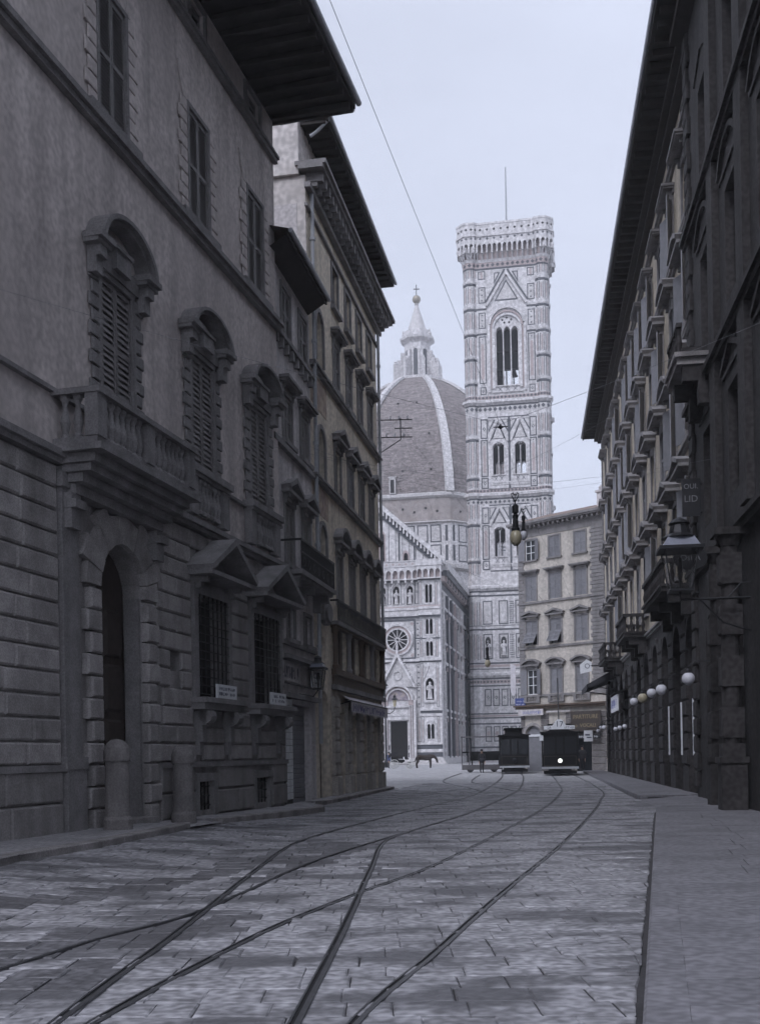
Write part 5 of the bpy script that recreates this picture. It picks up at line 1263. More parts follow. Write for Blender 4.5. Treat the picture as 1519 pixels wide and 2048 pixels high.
ob('tile_roof', MB().lathe([(8.2, 88.6), (.4, 91.0)], 4, rot=PI/4), TILE, par=BT)
ob('flagpole', MB().lathe([(.75, 90.6), (.75, 91.6), (.5, 92.3), (.16, 92.7), (.15, 96), (.1, 103.5), (0, 103.7)], 10), PIPE, par=BT)
fr = ob('bell_frame_and_screens', MB().box(-5, 5, -.4, .4, 68.2, 68.9).box(-5, 5, -3, -2.4, 70.4, 71).box(-5, 5, 2.4, 3, 70.4, 71).box(-3.2, -2.6, -4, 4, 69, 69.6).box(-6, 6, -.2, .2, 68.9, 84).box(-6.5, -1.0, 3.0, 3.3, 61, 84).box(-6.5, 6.5, 3.2, 3.5, 70.2, 84), IRON, par=BT)  # bell frame plus added dark screens that block the sky behind the windows
for x in (-1.3, .9): ob('bell', MB().lathe([(0, 1.1), (.3, 1.0), (.4, .5), (.6, .1), (.65, 0)], 12, x, 0, z0=67.0), IRON, par=fr)
# ------------------------------------------------------------------ cathedral: facade, flank, drum, dome, lantern
CA = thing('cathedral', 'marble cathedral with great tiled dome, lantern and inlaid facade behind the street', 'cathedral', (9.0, 158.0, 0), R(-11))
WY = .75                                             # wall plane behind the corner buttress
holes = []
def bif(xc, zb, zt, y, w=.46):
    return [(xc-.05-w, xc-.05, zb, zt, 'p'), (xc+.05, xc+.05+w, zb, zt, 'p')]
bh = []
for zb, zt in ((23.3, 26.0), (18.8, 21.0), (15.65, 17.75), (3.7, 5.85)): bh += bif(-1.65, zb, zt, 0)
bh.append((-2.3, -1.1, 9.3, 12.5, 'p'))
m = MB(); wall(m, -3.05, 0, -.1, 26.7, bh, 0, .5, caps=2.0); ob('corner_buttress', m, WHITE, par=CA)
ob('buttress_void', MB().box(-2.9, -.2, .5, .55, 3, 26.5), VOIDM, par=CA)
for zb, zt in ((23.3, 26.0), (18.8, 21.0), (15.65, 17.75), (3.7, 5.85)):
    q = MB().lathe([(.06, zb), (.045, zb+.2), (.045, zt-.7), (.08, zt-.5)], 8, -1.65, .1); q.box(-2.35, -.95, -.1, 0, zb-.2, zb); ring(q, -1.65, zt-.35, .72, .85, PI, 0, -.1, 0, 10); q.box(-2.5, -2.37, -.1, 0, zb, zt-.35).box(-.93, -.8, -.1, 0, zb, zt-.35)
    ob('twin_window', q, WHITE, par=CA)
ob('seated_statue', statue(-1.7, .12, 9.4, 2.5), WHITE, par=CA)
q = MB()
for sg in (-1, 1):
    p = [(-1.7+sg*.75, 12.4), (-1.7+sg*.95, 12.4), (-1.7, 14.6), (-1.7, 14.2)]; q.prism(p if sg < 0 else p[::-1], -.15, 0)
q.box(-2.5, -.9, -.25, 0, 8.9, 9.25); ob('niche_gable', q, WHITE, par=CA)
for x0, x1 in ((-3.0, -2.62), (-.72, -.34)):
    for z0, z1 in ((3.2, 6.9), (8.3, 14.6), (15.5, 18.0), (18.3, 20.9), (22.9, 26.4)): panel(CA, x0, x1, z0, z1, -.002, 'strip', .05)
# wall of the aisle front
ah = [(-7.72, -5.18, -.1, 6.35)]
for xc in (-4.5, -6.5, -8.5, -10.5): ah.append((xc-.48, xc+.48, 23.25, 26.0, 'p'))
m = MB(); wall(m, -14.5, -3.0, -.1, 29.0, ah, WY, .6, caps=0); ob('aisle_front', m, WHITE, par=CA)
ob('aisle_void', MB().box(-14.4, -3.0, WY+.6, WY+.64, 22.5, 27), VOIDM, par=CA)
for xc in (-4.5, -6.5, -8.5, -10.5):
    ob('niche_statue', statue(xc, WY+.15, 23.3, 2.15), WHITE, par=CA)
    q = MB(); s = 25.3
    for sg in (-1, 1):
        p = [(xc+sg*.62, s+.35), (xc+sg*.8, s+.35), (xc, 27.1), (xc, 26.7)]; q.prism(p if sg < 0 else p[::-1], WY-.25, WY)
    q.box(xc-.62, xc-.5, WY-.2, WY, 23.2, s+.2).box(xc+.5, xc+.62, WY-.2, WY, 23.2, s+.2); ob('niche_canopy', q, WHITE, par=CA)
    panel(CA, xc+.72, xc+1.28, 23.3, 26.6, WY-.002, 'plain', .07)
panel(CA, -3.75, -3.1, 23.3, 25.0, WY-.002, 'plain', .08); panel(CA, -3.75, -3.1, 25.1, 26.6, WY-.002, 'plain', .08)
# horizontal members
def band(x0, x1, y, z0, z1, d, m, name='string_course'): ob(name, MB().box(x0, x1, y-d, y, z0, z1), m, par=CA)
for (z0, z1, d, m_) in ((1.1, 1.75, .1, GREEN), (1.75, 2.2, .16, WHITE), (2.2, 2.85, .06, GREEN), (2.85, 3.1, .2, WHITE), (6.95, 7.2, .12, WHITE), (7.38, 7.75, .05, GREEN), (7.75, 8.1, .2, WHITE), (14.75, 14.95, .08, GREEN), (14.95, 15.3, .3, WHITE), (18.1, 18.25, .06, GREEN),
                       (21.25, 21.5, .3, GREEN), (21.5, 21.9, .45, WHITE), (21.9, 22.4, .25, INLAY), (22.4, 22.75, .4, WHITE), (22.75, 22.95, .1, PINK), (26.55, 26.72, .12, GREEN)):
    if m_ is GREEN and z1 < 3 or (z0 > 1.7 and z1 < 3.2) or z0 == 1.1:
        band(-3.1, .06, 0, z0, z1, d, m_); band(-5.1, -3.1, WY, z0, z1, d, m_); band(-14.5, -7.8, WY, z0, z1, d, m_)
    elif z1 < 8.2 or z0 < 14:
        band(-3.12, .06, 0, z0, z1, d, m_)
    elif z0 == 18.1: band(-3.75, .02, 0 if False else -.001, z0, z1, d, m_)
    else:
        band(-3.12, .08, 0, z0, z1, d, m_); band(-14.5, -3.12, WY, z0, z1, d, m_)
ob('steps', MB().box(-16, .8, -1.6, 1, -.2, .25).box(-16, .5, -1.1, 1, .25, .55).box(-16, .3, -.6, 1, .55, .85), INLAY, par=CA)
panel(CA, -3.72, -3.12, 3.3, 6.9, WY-.002, 'strip', .06)
for z0, z1 in ((8.3, 11.2), (11.4, 14.5), (15.5, 18.0), (18.3, 20.9)): panel(CA, -3.72, -3.12, z0, z1, WY-.002, 'beads', .06)
# gallery of small pointed arches and parapet
m = MB(); wall(m, -14.5, -3.05, 26.72, 28.6, [(-3.55-.98*k-.36, -3.55-.98*k+.36, 26.9, 28.15, 'p') for k in range(11)], WY-.75, .5, caps=0)
wall(m, -3.25, .25, 26.72, 28.6, [(-2.85+.88*k-.33, -2.85+.88*k+.33, 26.9, 28.15, 'p') for k in range(4)], -.55, .5, caps=.6)
ob('gallery', m, WHITE, par=CA)
ob('gallery_void', MB().box(-14.5, -3.1, WY-.25, WY, 26.75, 28.5).box(-3.1, .1, -.05, .5, 26.75, 28.5), PINK, par=CA)
for k in range(12): ob('corbel', MB().box(-.12, .12, WY-.7, WY-.2, 26.3, 26.9), WHITE, par=CA, loc=(-3.06-.98*k, 0, 0))
ob('parapet', MB().box(-14.5, -3.3, WY-.85, WY-.5, 28.6, 29.35).box(-3.35, .35, -.68, -.3, 28.6, 29.5).box(-14.5, -3.3, WY-.95, WY-.4, 29.35, 29.5).box(-.1, .35, -.3, 1.5, 28.6, 29.5), WHITE, par=CA)
q = MB()
for k in range(12): q.prism([(-3.9-.95*k-.2, 28.98), (-3.9-.95*k, 28.78), (-3.9-.95*k+.2, 28.98), (-3.9-.95*k, 29.18)], WY-.87, WY-.85)
ob('parapet_inlay', q, PINK, par=CA)
# half gable above the aisle
ob('half_gable', MB().prism([(-16, 28), (.2, 28), (.2, 29.4), (-16, 44.2)], 1.6, 2.2), WHITE, par=CA)
q = MB(); sl = (44.2-29.4)/16.2
rk = lambda x: 29.4 + (.2 - x) * sl
q.prism([(-16, rk(-16)-.05), (.6, rk(.6)-.05), (.6, rk(.6)+.75), (-16, rk(-16)+.75)], 1.0, 2.4); ob('raking_cornice', q, WHITE, par=CA)
q = MB().prism([(-16, rk(-16)-1.3), (-.6, rk(-.6)-1.3), (.3, rk(.3)-.1), (-16, rk(-16)-.1)], 1.35, 1.6); ob('raking_band', q, GREEN, par=CA)
for k in range(30):
    x = -.8 - .5*k; ob('rake_bracket', cached('rkb', lambda: MB().box(-.12, .12, 1.05, 1.6, -.75, -.1).mesh('rake_bracket', WHITE)), par=CA, loc=(x, 0, rk(x)))
q = MB()
for k in range(14):
    x = -1.6 - 1.0*k
    if rk(x) - 1.6 > 29.7: q.box(x-.035, x+.035, 1.56, 1.6, 29.5, rk(x)-1.5)
q.box(-3.95, -3.75, 1.5, 1.6, 29.5, rk(-3.9)-1.3).box(-6.2, -6.0, 1.5, 1.6, 29.5, rk(-6.1)-1.3); ob('gable_inlay', q, GREEN, par=CA)
for xc, zt in ((-5.1, 31.6), (-8.6, 34.6)):
    q = MB().prism([(xc-.5, 29.5), (xc+.5, 29.5)] + arch_pts(xc-.5, xc+.5, zt-1.0, 'p', 6)[::-1], 1.5, 1.6); ob('blind_arch', q, PINK, par=CA)
    q = MB().prism([(xc-.3, 29.5), (xc+.3, 29.5)] + arch_pts(xc-.3, xc+.3, zt-1.1, 'p', 6)[::-1], 1.45, 1.5); ob('blind_window', q, VOIDM, par=CA)
# rose window in its square
RX, RZ = -6.42, 18.15
q = MB().box(-9.1, -3.78, WY-.08, WY, 20.85, 21.05).box(-9.1, -3.78, WY-.08, WY, 15.35, 15.55).box(-3.98, -3.78, WY-.08, WY, 15.55, 20.85).box(-9.1, -8.9, WY-.08, WY, 15.55, 20.85); ob('rose_frame', q, GREEN, par=CA)
q = MB(); ring(q, RX, RZ, 2.05, 2.3, 0, 2*PI, WY-.3, WY, 28); ring(q, RX, RZ, 1.5, 1.72, 0, 2*PI, WY-.22, WY, 28); rose = ob('rose_window', q, WHITE, par=CA)
q = MB(); ring(q, RX, RZ, 1.72, 2.05, 0, 2*PI, WY-.12, WY, 28); ob('rose_inlay', q, PINK, par=rose)
ob('rose_void', MB().prism([(RX+1.5*math.cos(a), RZ+1.5*math.sin(a)) for a in [2*PI*k/28 for k in range(28)]], WY-.03, WY), VOIDM, par=rose)
for k in range(12):
    a = 2*PI*k/12; q = MB().box(.3, 1.52, -.05, .05, -.05, .05); q.xf(Matrix.Translation((RX, WY-.09, RZ)) @ Matrix.Rotation(-a, 4, 'Y')); ob('spoke', q, WHITE, par=rose)
q = MB(); ring(q, RX, RZ, .2, .38, 0, 2*PI, WY-.16, WY, 14); ob('rose_hub', q, WHITE, par=rose)
for sx in (-1, 1):
    for sz in (-1, 1): 
        q = MB(); x, z = RX+sx*2.15, RZ+sz*2.3; q.prism([(x-.3, z), (x, z-.3), (x+.3, z), (x, z+.3)], WY-.05, WY); ob('corner_inlay', q, PINK, par=CA)
# portal with gable
PXc = -6.45
q = MB()
for sg in (-1, 1):
    p = [(PXc+sg*2.35, 11.2), (PXc+sg*2.75, 11.2), (PXc, 16.4), (PXc, 15.6)]; q.prism(p if sg < 0 else p[::-1], WY-.8, WY)
q.lathe([(.2, 16.2), (.12, 16.6), (.22, 17.1), (.05, 17.6), (.14, 17.9), (0, 18.1)], 8, PXc, WY-.5); pg = ob('portal_gable', q, WHITE, par=CA)
ob('gable_field', MB().prism([(PXc-2.2, 11.3), (PXc+2.2, 11.3), (PXc, 15.5)], WY-.35, WY), INLAY, par=pg)
q = MB(); ring(q, PXc, 13.0, .5, .7, 0, 2*PI, WY-.5, WY-.35, 18); ob('medallion', q, WHITE, par=pg)
for k in range(5):
    for sg in (-1, 1): ob('crocket', MB().lathe([(.12, -.1), (.18, .05), (0, .2)], 6), WHITE, par=pg, loc=(PXc+sg*(2.6-.5*k), WY-.55, 11.75+.95*k))
q = MB(); ring(q, PXc, 9.35, 2.0, 2.3, PI, 0, WY-.75, WY, 16); ring(q, PXc, 9.35, 1.55, 1.75, PI, 0, WY-.45, WY, 16); q.box(-9.3, -8.75, WY-.7, WY, 0, 9.35).box(-4.15, -3.8, WY-.7, WY, 0, 9.35); po_ = ob('portal', q, WHITE, par=CA)
q = MB(); ring(q, PXc, 9.35, 1.75, 2.0, PI, 0, WY-.3, WY, 16); q.box(-8.75, -8.0, WY-.3, WY, 0.8, 9.35).box(-4.9, -4.15, WY-.3, WY, .8, 9.35); ob('portal_inlay', q, PINK, par=po_)
FRES = mat('mosaic_lunette', (.25, .22, .25), .7, .4, 2.5, blotch=.6, bcol=(.42, .36, .3), bsc=1.6)
ob('lunette', MB().prism([(PXc+1.55*math.cos(a), 9.35+1.55*math.sin(a)) for a in [PI*k/14 for k in range(15)]], WY-.1, WY), FRES, par=po_)
ob('lintel', MB().box(-8.0, -4.9, WY-.35, WY, 6.5, 7.1).box(-8.1, -4.8, WY-.45, WY, 7.1, 7.4).box(-8.0, -4.9, WY-.2, WY, 7.4, 8.3).box(-8.2, -4.7, WY-.5, WY, 8.3, 8.6), WHITE, par=po_)
for x in (-8.5, -8.15, -4.75, -4.4): ob('colonnette', MB().lathe([(.16, .8), (.1, 1.1), (.1, 8.2), (.18, 8.6)], 8, x, WY-.42), WHITE, par=po_)
ob('bronze_door', MB().box(-7.72, -5.18, WY+.4, WY+.5, -.1, 6.35), mat('dark_bronze', (.016, .015, .015), .8, .2, 3, spec=.15), par=CA)
# nave front further left, mostly behind the houses
ob('nave_front', MB().prism([(-34, -.1), (-14.4, -.1), (-14.4, 42), (-24, 50), (-34, 42)], .2, 3.0), WHITE, par=CA)
# south flank
FX = -.25
m = MB(); wall(m, 2.0, 84, -.1, 29.0, [(14+14*k, 15.4+14*k, 8.5, 17, 'p') for k in range(5)], 0, .6, caps=0); m.xf(Matrix.Translation((FX, 0, 0)) @ Matrix.Rotation(PI/2, 4, 'Z')); ob('flank_wall', m, WHITE, par=CA)
ob('flank_void', MB().box(FX-.8, FX-.6, 3, 84, 6, 20), VOIDM, par=CA)
for z0, z1, d, mm in ((.0, 1.1, .4, WHITE), (1.1, 1.8, .2, GREEN), (2.2, 2.9, .15, GREEN), (6.8, 7.1, .3, WHITE), (7.3, 7.75, .2, GREEN), (7.75, 8.1, .35, WHITE), (14.3, 14.6, .25, GREEN), (14.6, 15.0, .45, WHITE), (17.6, 17.9, .4, WHITE), (17.3, 17.6, .25, GREEN), (22.6, 23.0, .5, WHITE), (22.2, 22.6, .3, GREEN), (25.1, 25.4, .3, WHITE), (25.4, 26.6, .2, GREEN), (26.6, 27.4, .7, PINK), (27.4, 28.2, 1.1, GREEN), (28.2, 29.4, 1.3, WHITE)):
    ob('flank_band', MB().box(FX, FX+d, 2.02, 84, z0, z1), mm, par=CA)
for k in range(22):
    y = 2.2 + 1.55*k
    f_ = ob('pilaster', MB().box(FX, FX+(.55 if k % 3 == 0 else .28), y, y+.42, .9, 25.1), (WHITE, GREEN, INLAY, GREEN, PINK)[k % 5], par=CA)
    ob('inlay', MB().box(FX, FX+.06, y+.55, y+.75, 3.2, 22).box(FX, FX+.06, y+1.15, y+1.3, 3.2, 22), GREEN, par=f_)
    ob('console', MB().box(FX, FX+.9, y+.5, y+.8, 26.7, 28.1).box(FX, FX+.9, y+1.2, y+1.5, 26.7, 28.1).box(FX, FX+.5, y+.6, y+.9, 21.4, 22.2).box(FX, FX+.45, y+.6, y+.9, 16.7, 17.3).box(FX, FX+.45, y+.6, y+.9, 13.7, 14.3).box(FX, FX+.4, y+.6, y+.9, 6.2, 6.8), GREEN if k % 2 else PINK, par=f_)
ob('aisle_roof', MB().face([(.6, 2, 29.4), (.6, 84, 29.4), (-14, 84, 41), (-14, 2, 41)]), TILE, par=CA)
ob('nave_roof', MB().face([(-14, 3, 40), (-14, 95, 40), (-20.3, 95, 46), (-20.3, 3, 46)]).face([(-27, 3, 40), (-27, 95, 40), (-20.3, 95, 46), (-20.3, 3, 46)]).face([(-14, 3, 29), (-14, 95, 29), (-14, 95, 40), (-14, 3, 40)]), TILE, par=CA)
# drum, dome, lantern
DX, DY = -20.26, 115.2
DR = ob('drum', MB().lathe([(28.4, 20), (28.4, 53.9)], 8, rot=PI/8), WHITE, par=CA, loc=(DX, DY, 0))
ROUGH = mat('rough_masonry', (.31, .28, .27), .95, .3, .9, .5, 5, blotch=.4, bcol=(.24, .2, .18), bsc=.6)
ob('rough_drum', MB().lathe([(28.2, 53.9), (28.2, 59.3)], 8, rot=PI/8), ROUGH, par=DR)
ob('drum_cornice', MB().lathe([(28.4, 59.3), (28.9, 59.7), (28.9, 60.3), (28.3, 60.6)], 8, rot=PI/8).lathe([(28.6, 53.6), (29.0, 53.8), (28.4, 54.1)], 8, rot=PI/8).lathe([(28.5, 42.6), (29.6, 43.2), (29.6, 44), (28.5, 44.3)], 8, rot=PI/8), INLAY, par=DR)
ap = 28.4 * math.cos(PI/8); sd8 = 2*28.4*math.sin(PI/8)
for fa in (-2, -1, 0, 1):                            # inlaid panels on the faces towards the street
    an = -PI/2 + PI/4 * fa; nx, ny = math.cos(an), math.sin(an); tx, ty = -ny, nx
    for (z0, z1) in ((49.2, 53.2), (44.8, 48.7)):
        for k in range(6):
            x0 = -sd8/2 + 1.9 + k*(sd8-3.8)/6 + .25; wd = (sd8-3.8)/6 - .5
            ob('marble_panel', panel_mesh(wd, z1-z0, 0, 'plain', .28), par=DR, loc=(nx*(ap+.01) + tx*x0, ny*(ap+.01) + ty*x0, z0), rz=an + PI/2)
        for x0 in (-sd8/2+.35, sd8/2-1.45):
            ob('corner_slit', MB().box(.2, .8, -.04, 0, .2, z1-z0-.2), GREEN, par=DR, loc=(nx*(ap+.01) + tx*x0, ny*(ap+.01) + ty*x0, z0), rz=an + PI/2)
    for k in range(7):
        x0 = -sd8/2 + 3 + k*(sd8-6)/6
        ob('putlog', MB().box(-.25, .25, -.03, 0, 0, .5), VOIDM, par=DR, loc=(nx*(28.2*math.cos(PI/8)+.01) + tx*x0, ny*(28.2*math.cos(PI/8)+.01) + ty*x0, 56 + .8*(k % 2)), rz=an + PI/2)
TILE_D = mat('dome_tile', (.215, .19, .187), .9, .4, 1.3, .9, 2.2, blotch=.5, bcol=(.15, .134, .132), bsc=1.1, dist=.25)
_t = TILE_D.node_tree; _g = [q for q in _t.nodes if q.type == 'NEW_GEOMETRY'][0]            # horizontal courses of tile
_mp = _t.nodes.new('ShaderNodeMapping'); _mp.inputs['Scale'].default_value = (.35, .35, 3.2); _ns = _t.nodes.new('ShaderNodeTexNoise'); _ns.inputs['Scale'].default_value = 1.0; _ns.inputs['Detail'].default_value = 2
_mr = _t.nodes.new('ShaderNodeMapRange'); _mr.inputs[1].default_value = .35; _mr.inputs[2].default_value = .65; _mr.inputs[3].default_value = .72; _mr.inputs[4].default_value = 1.2
_vs = _t.nodes.new('ShaderNodeVectorMath'); _vs.operation = 'SCALE'; _b = _t.nodes['Principled BSDF']; _src = _b.inputs['Base Color'].links[0].from_socket
_t.links.new(_g.outputs['Position'], _mp.inputs[0]); _t.links.new(_mp.outputs[0], _ns.inputs['Vector']); _t.links.new(_ns.outputs[0], _mr.inputs[0]); _t.links.new(_src, _vs.inputs[0]); _t.links.new(_mr.outputs[0], _vs.inputs['Scale']); _t.links.new(_vs.outputs[0], _b.inputs['Base Color'])
rc = 42.1; prof = []
for k in range(19):
    z = 60.4 + (93.6-60.4)*k/18; prof.append((28.2 - rc + math.sqrt(rc*rc - (z-57)**2), z))
dome = ob('dome', MB().lathe(prof, 8, rot=PI/8), TILE_D, par=CA, loc=(DX, DY, 0))
for k in range(8):
    a = PI/8 + k*PI/4; m = MB(); c, s = math.cos(a), math.sin(a); i0 = 0
    for r_, z in prof:
        hw = .55 + .5*(r_/28); 
        for w_, e in ((-hw, .0), (-hw*.85, .75), (hw*.85, .75), (hw, .0)):
            rr_ = r_ + e; m.v.append((rr_*c - w_*s, rr_*s + w_*c, z + e*.25))
    for p in range(len(prof)-1):
        for q_ in range(3): b = p*4 + q_; m.f.append((b, b+1, b+5, b+4)); m.m.append(0)
    m.f.append((0, 1, 2, 3)); m.m.append(0); ob('rib', m, WHITE, par=dome)
for fa in (-1, 0):
    an = -PI/2 + PI/4*fa
    for z, n in ((66, 3), (75, 3), (84, 2)):
        r_ = (28.2 - rc + math.sqrt(rc*rc - (z-57)**2)) * math.cos(PI/8)
        for k in range(n):
            x0 = (k - (n-1)/2) * r_ * .26; ob('vent_hole', MB().box(-.22, .22, -.14, .3, -.22, .22), VOIDM, par=dome, loc=(math.cos(an)*(r_+.02) - math.sin(an)*x0, math.sin(an)*(r_+.02) + math.cos(an)*x0, z), rz=an + PI/2)
an = -PI/2; ob('dormer', MB().box(-.7, .7, -.5, .3, 60.6, 64.2).box(-.9, .9, -.6, .3, 64.2, 64.5), INLAY, par=dome, loc=(-2.2, -26.2, 0)); ob('dormer_opening', MB().box(-.45, .45, -.53, -.5, 60.8, 63.8), VOIDM, par=dome, loc=(-2.2, -26.2, 0))
LN = ob('lantern', MB().lathe([(6.6, 93.2), (6.8, 93.6), (6.8, 94.3), (3.4, 94.3), (3.3, 103.6), (3.5, 103.9), (4.4, 104.5), (4.5, 105.1), (3.6, 105.3), (3.5, 106.8), (2.5, 107.2)], 8, rot=PI/8), WHITE, par=CA, loc=(DX, DY, 0))
ob('cone', MB().lathe([(2.45, 107.0), (.45, 113.6), (.6, 113.9), (.3, 114.2)], 16), INLAY, par=LN)
ob('ball', MB().lathe([(1.05*math.sin(a), 115.2-1.05*math.cos(a)) for a in [PI*k/12 for k in range(13)]], 16), mat('gilt_copper', (.3, .27, .22), .4, .2, 3, metal=.5), par=LN, smooth=True)
ob('cross', MB().box(-.09, .09, -.09, .09, 116.1, 118.9).box(-.75, .75, -.08, .08, 117.7, 117.9), IRON, par=LN, rz=R(11))
for k in range(8):
    an = k*PI/4 - PI/2; nx, ny = math.cos(an), math.sin(an); r_ = 3.33*math.cos(PI/8)
    m = MB().prism([(-.5, 0), (.5, 0)] + arch_pts(-.5, .5, 7.0, 'r', 8)[::-1], -.08, .02); ob('window', m, GREEN, par=LN, loc=(nx*r_, ny*r_, 94.5), rz=an + PI/2)
    a2 = an + PI/8; m = MB()
    m.box(3.0, 6.2, -.4, .4, 94.2, 98.3).box(3.0, 5.2, -.38, .38, 98.3, 99.6).box(3.0, 4.3, -.36, .36, 99.6, 101.5)
    ob('finial', MB().lathe([(.5, 0), (.6, .3), (.3, .6), (.35, .9), (0, 1.1)], 8, 5.7, 0, z0=98.3), WHITE, par=LN, rz=a2); ob('pinnacle', MB().lathe([(.3, 0), (.4, .8), (.15, 1.1), (.25, 1.5), (0, 2.3)], 8, 3.6, 0, z0=105.2), WHITE, par=LN, rz=a2)
    ob('buttress', m, WHITE, par=LN, rz=a2)
# ------------------------------------------------------------------ trams
TRB = mat('dark_tram_paint', (.014, .014, .015), .85, .25, 2, spec=.08)
TRG = mat('tram_lining', (.05, .042, .03), .5, .2, 4)
HEAD = mat('lit_headlamp', (1.0, .97, .82), .3, .02, 3, emit=1.2)
TGL = mat('tram_glass', (.012, .013, .015), .3, .2, 3, spec=.25)
def tram(loc, rz, wd, ht, ln, label, numbered):
    t = thing('tram', label, 'tram', loc, rz, 'electric trams waiting at the end of the street'); a = wd/2
    b = MB()
    b.box(-a, a, 0, .08, .45, 1.32)                                           # front dash
    b.box(-a, -a+.08, .08, 1.0, .45, 1.32).box(a-.08, a, .08, 1.0, .45, 1.32)
    b.box(-a, -a+.07, 0, .07, 1.32, ht-.25).box(a-.07, a, 0, .07, 1.32, ht-.25).box(-.28, -.22, 0.02, .07, 1.32, ht-.25).box(.22, .28, .02, .07, 1.32, ht-.25)
    b.box(-a, a, 0, .09, ht-.5, ht-.25)
    b.box(-a, a, 1.0, ln-1.0, .45, 1.3).box(-a+.12, a-.12, 1.05, 1.1, 1.3, ht-.25)
    b.box(-a, a, ln-.1, ln, .45, 1.3).box(-a, a, 1.0, ln, ht-.45, ht-.25)
    body = ob('body', b, TRB, par=t)
    for k in range(7):
        y = 1.0 + (ln-2.0)*k/6
        for sx in (-a, a-.07): ob('pillar', MB().box(sx, sx+.07, y-.05, y+.05, 1.3, ht-.4), TRB, par=body)
    for k in range(6):
        y = 1.05 + (ln-2.0)*k/6
        for sx in (-a+.03, a-.05): ob('side_window', MB().box(sx, sx+.02, y+.05, y+(ln-2)/6-.15, 1.32, ht-.45), GLASS, par=body)
    for x0, x1 in ((-a+.09, -.3), (-.2, .2), (.3, a-.09)): ob('windscreen', MB().box(x0, x1, .03, .05, 1.36, ht-.52), TGL if numbered else GLASS, par=t)
    ob('bulkhead', MB().box(-a+.1, a-.1, 1.02, 1.08, .5, ht-.3), TRB, par=t)
    r_ = MB(); n = 8
    P = [(-a-.08, ht-.25)] + [(-a*.98 + 2*a*.98*k/n, ht-.25 + .2*math.sin(PI*k/n)) for k in range(n+1)] + [(a+.08, ht-.25)]
    r_.prism(P, -.12, ln+.12); rf = ob('roof', r_, TRB, par=t)
    ob('clerestory', MB().box(-a*.55, a*.55, .8, ln-.8, ht-.1, ht+.22).box(-a*.65, a*.65, .6, ln-.6, ht+.22, ht+.3), TRB, par=rf)
    ob('roof_edge', MB().box(-a-.1, a+.1, -.16, -.12, ht-.27, ht-.2), TRB, par=rf)
    ob('truck', MB().box(-.72, .72, 1.6, ln-1.6, .18, .45).box(-a+.1, a-.1, .15, .4, .12, .3), IRON, par=t)
    for y in (ln*.35, ln*.65):
        for sx in (-.62, .54):
            m = MB().lathe([(.38, 0), (.38, .08)], 16); m.xf(Matrix.Translation((sx, y, .38)) @ Matrix.Rotation(PI/2, 4, 'Y')); ob('wheel', m, STEEL, par=t)
    bm = MB().box(-a-.02, a+.02, -.1, 0, .42, .56); ob('bumper', bm, PIPE, par=t)
    ob('lining', MB().box(-a+.12, a-.12, -.006, 0, 1.2, 1.23).box(-a+.12, a-.12, -.006, 0, .62, .65).box(-a+.12, -a+.15, -.006, 0, .65, 1.2).box(a-.15, a-.12, -.006, 0, .65, 1.2), TRG, par=body)
    m = MB().lathe([(.14, 0), (.16, .06), (.15, .12)], 16); m.xf(Matrix.Translation((0, 0, .93)) @ Matrix.Rotation(PI/2, 4, 'X')); hl = ob('headlamp', m, IRON, par=t)
    m = MB().lathe([(.135, 0), (.0, .02)], 16); m.xf(Matrix.Translation((0, -.122, .93)) @ Matrix.Rotation(PI/2, 4, 'X')); ob('lens', m, HEAD if numbered else GLASS, par=hl)
    if numbered:
        q = MB(); pts = [(-.95, 0), (.95, 0), (.95, .22), (.42, .24), (.25, .5), (.12, .62), (-.12, .62), (-.25, .5), (-.42, .24), (-.95, .22)]
        q.prism(pts, -.02, .02); sg = ob('route_board', q, SIGNW, par=t, loc=(-.02, -.15, ht-.06))
        ob('lettering', text_mesh('17', .5, INKM), par=sg, loc=(0, -.03, .31)); ob('lettering', text_mesh('LA', .2, INKM), par=sg, loc=(-.62, -.03, .11)); ob('lettering', scribble(.62, .13, 6, INKM, 9), par=sg, loc=(.62, -.026, .11))
        ob('trolley_pole', MB().tube([(0, 2.6, ht+.3), (0, 3.2, ht+.7), (0, 5.2, 6.42)], .04, 6).lathe([(.2, ht+.3), (.12, ht+.5)], 10, 0, 2.6), IRON, par=t)
        ob('route_disc', MB().box(-a-.14, -a+.1, -.06, -.02, ht-.75, ht-.42), SIGNW, par=t)
    else:
        ob('trolley_pole', MB().tube([(0, 3.2, ht+.3), (0, ln, ht+.55)], .04, 6), IRON, par=t)
    return t
ta = math.atan2(.146, 1)
tram((11.22, 68.6, .01), -ta, 2.24, 2.95, 7.8, 'dark tram with lit headlamp and route board number 17', True)
tram((9.45, 77.4, .01), -.10, 2.05, 2.95, 7.5, 'dark tram without a number, standing behind and left of number 17', False)
# open-sided trailer built as a stand-in for a blurred moving tram
GREYT = mat('grey_trailer_paint', (.1, .096, .1), .6, .2, 3)
t = thing('tram_stand_in', 'grey open sided trailer standing in for a blurred moving tram at the street end', 'trailer', (8.15, 86.2, .01), R(-4))
ob('platform', MB().box(-1.75, 1.4, -.9, .9, .42, .58), GREYT, par=t)
ob('skirt', MB().box(-1.75, 1.4, -.92, -.88, .2, .45), GREYT, par=t)
ob('roof', MB().box(-1.8, 1.45, -1.0, 1.0, 2.72, 2.8), GREYT, par=t)
for x in (-1.72, -1.15, 1.37):
    for y in (-.87, .87): ob('post', MB().box(x-.035, x+.035, y-.03, y+.03, .58, 2.72), GREYT, par=t)
ob('bench', MB().box(-1.1, 1.3, -.2, .2, .9, .96).box(-1.1, 1.3, -.03, .03, .96, 1.55).box(-1.0, -.9, -.15, .15, .58, .9).box(1.1, 1.2, -.15, .15, .58, .9), TRB, par=t)
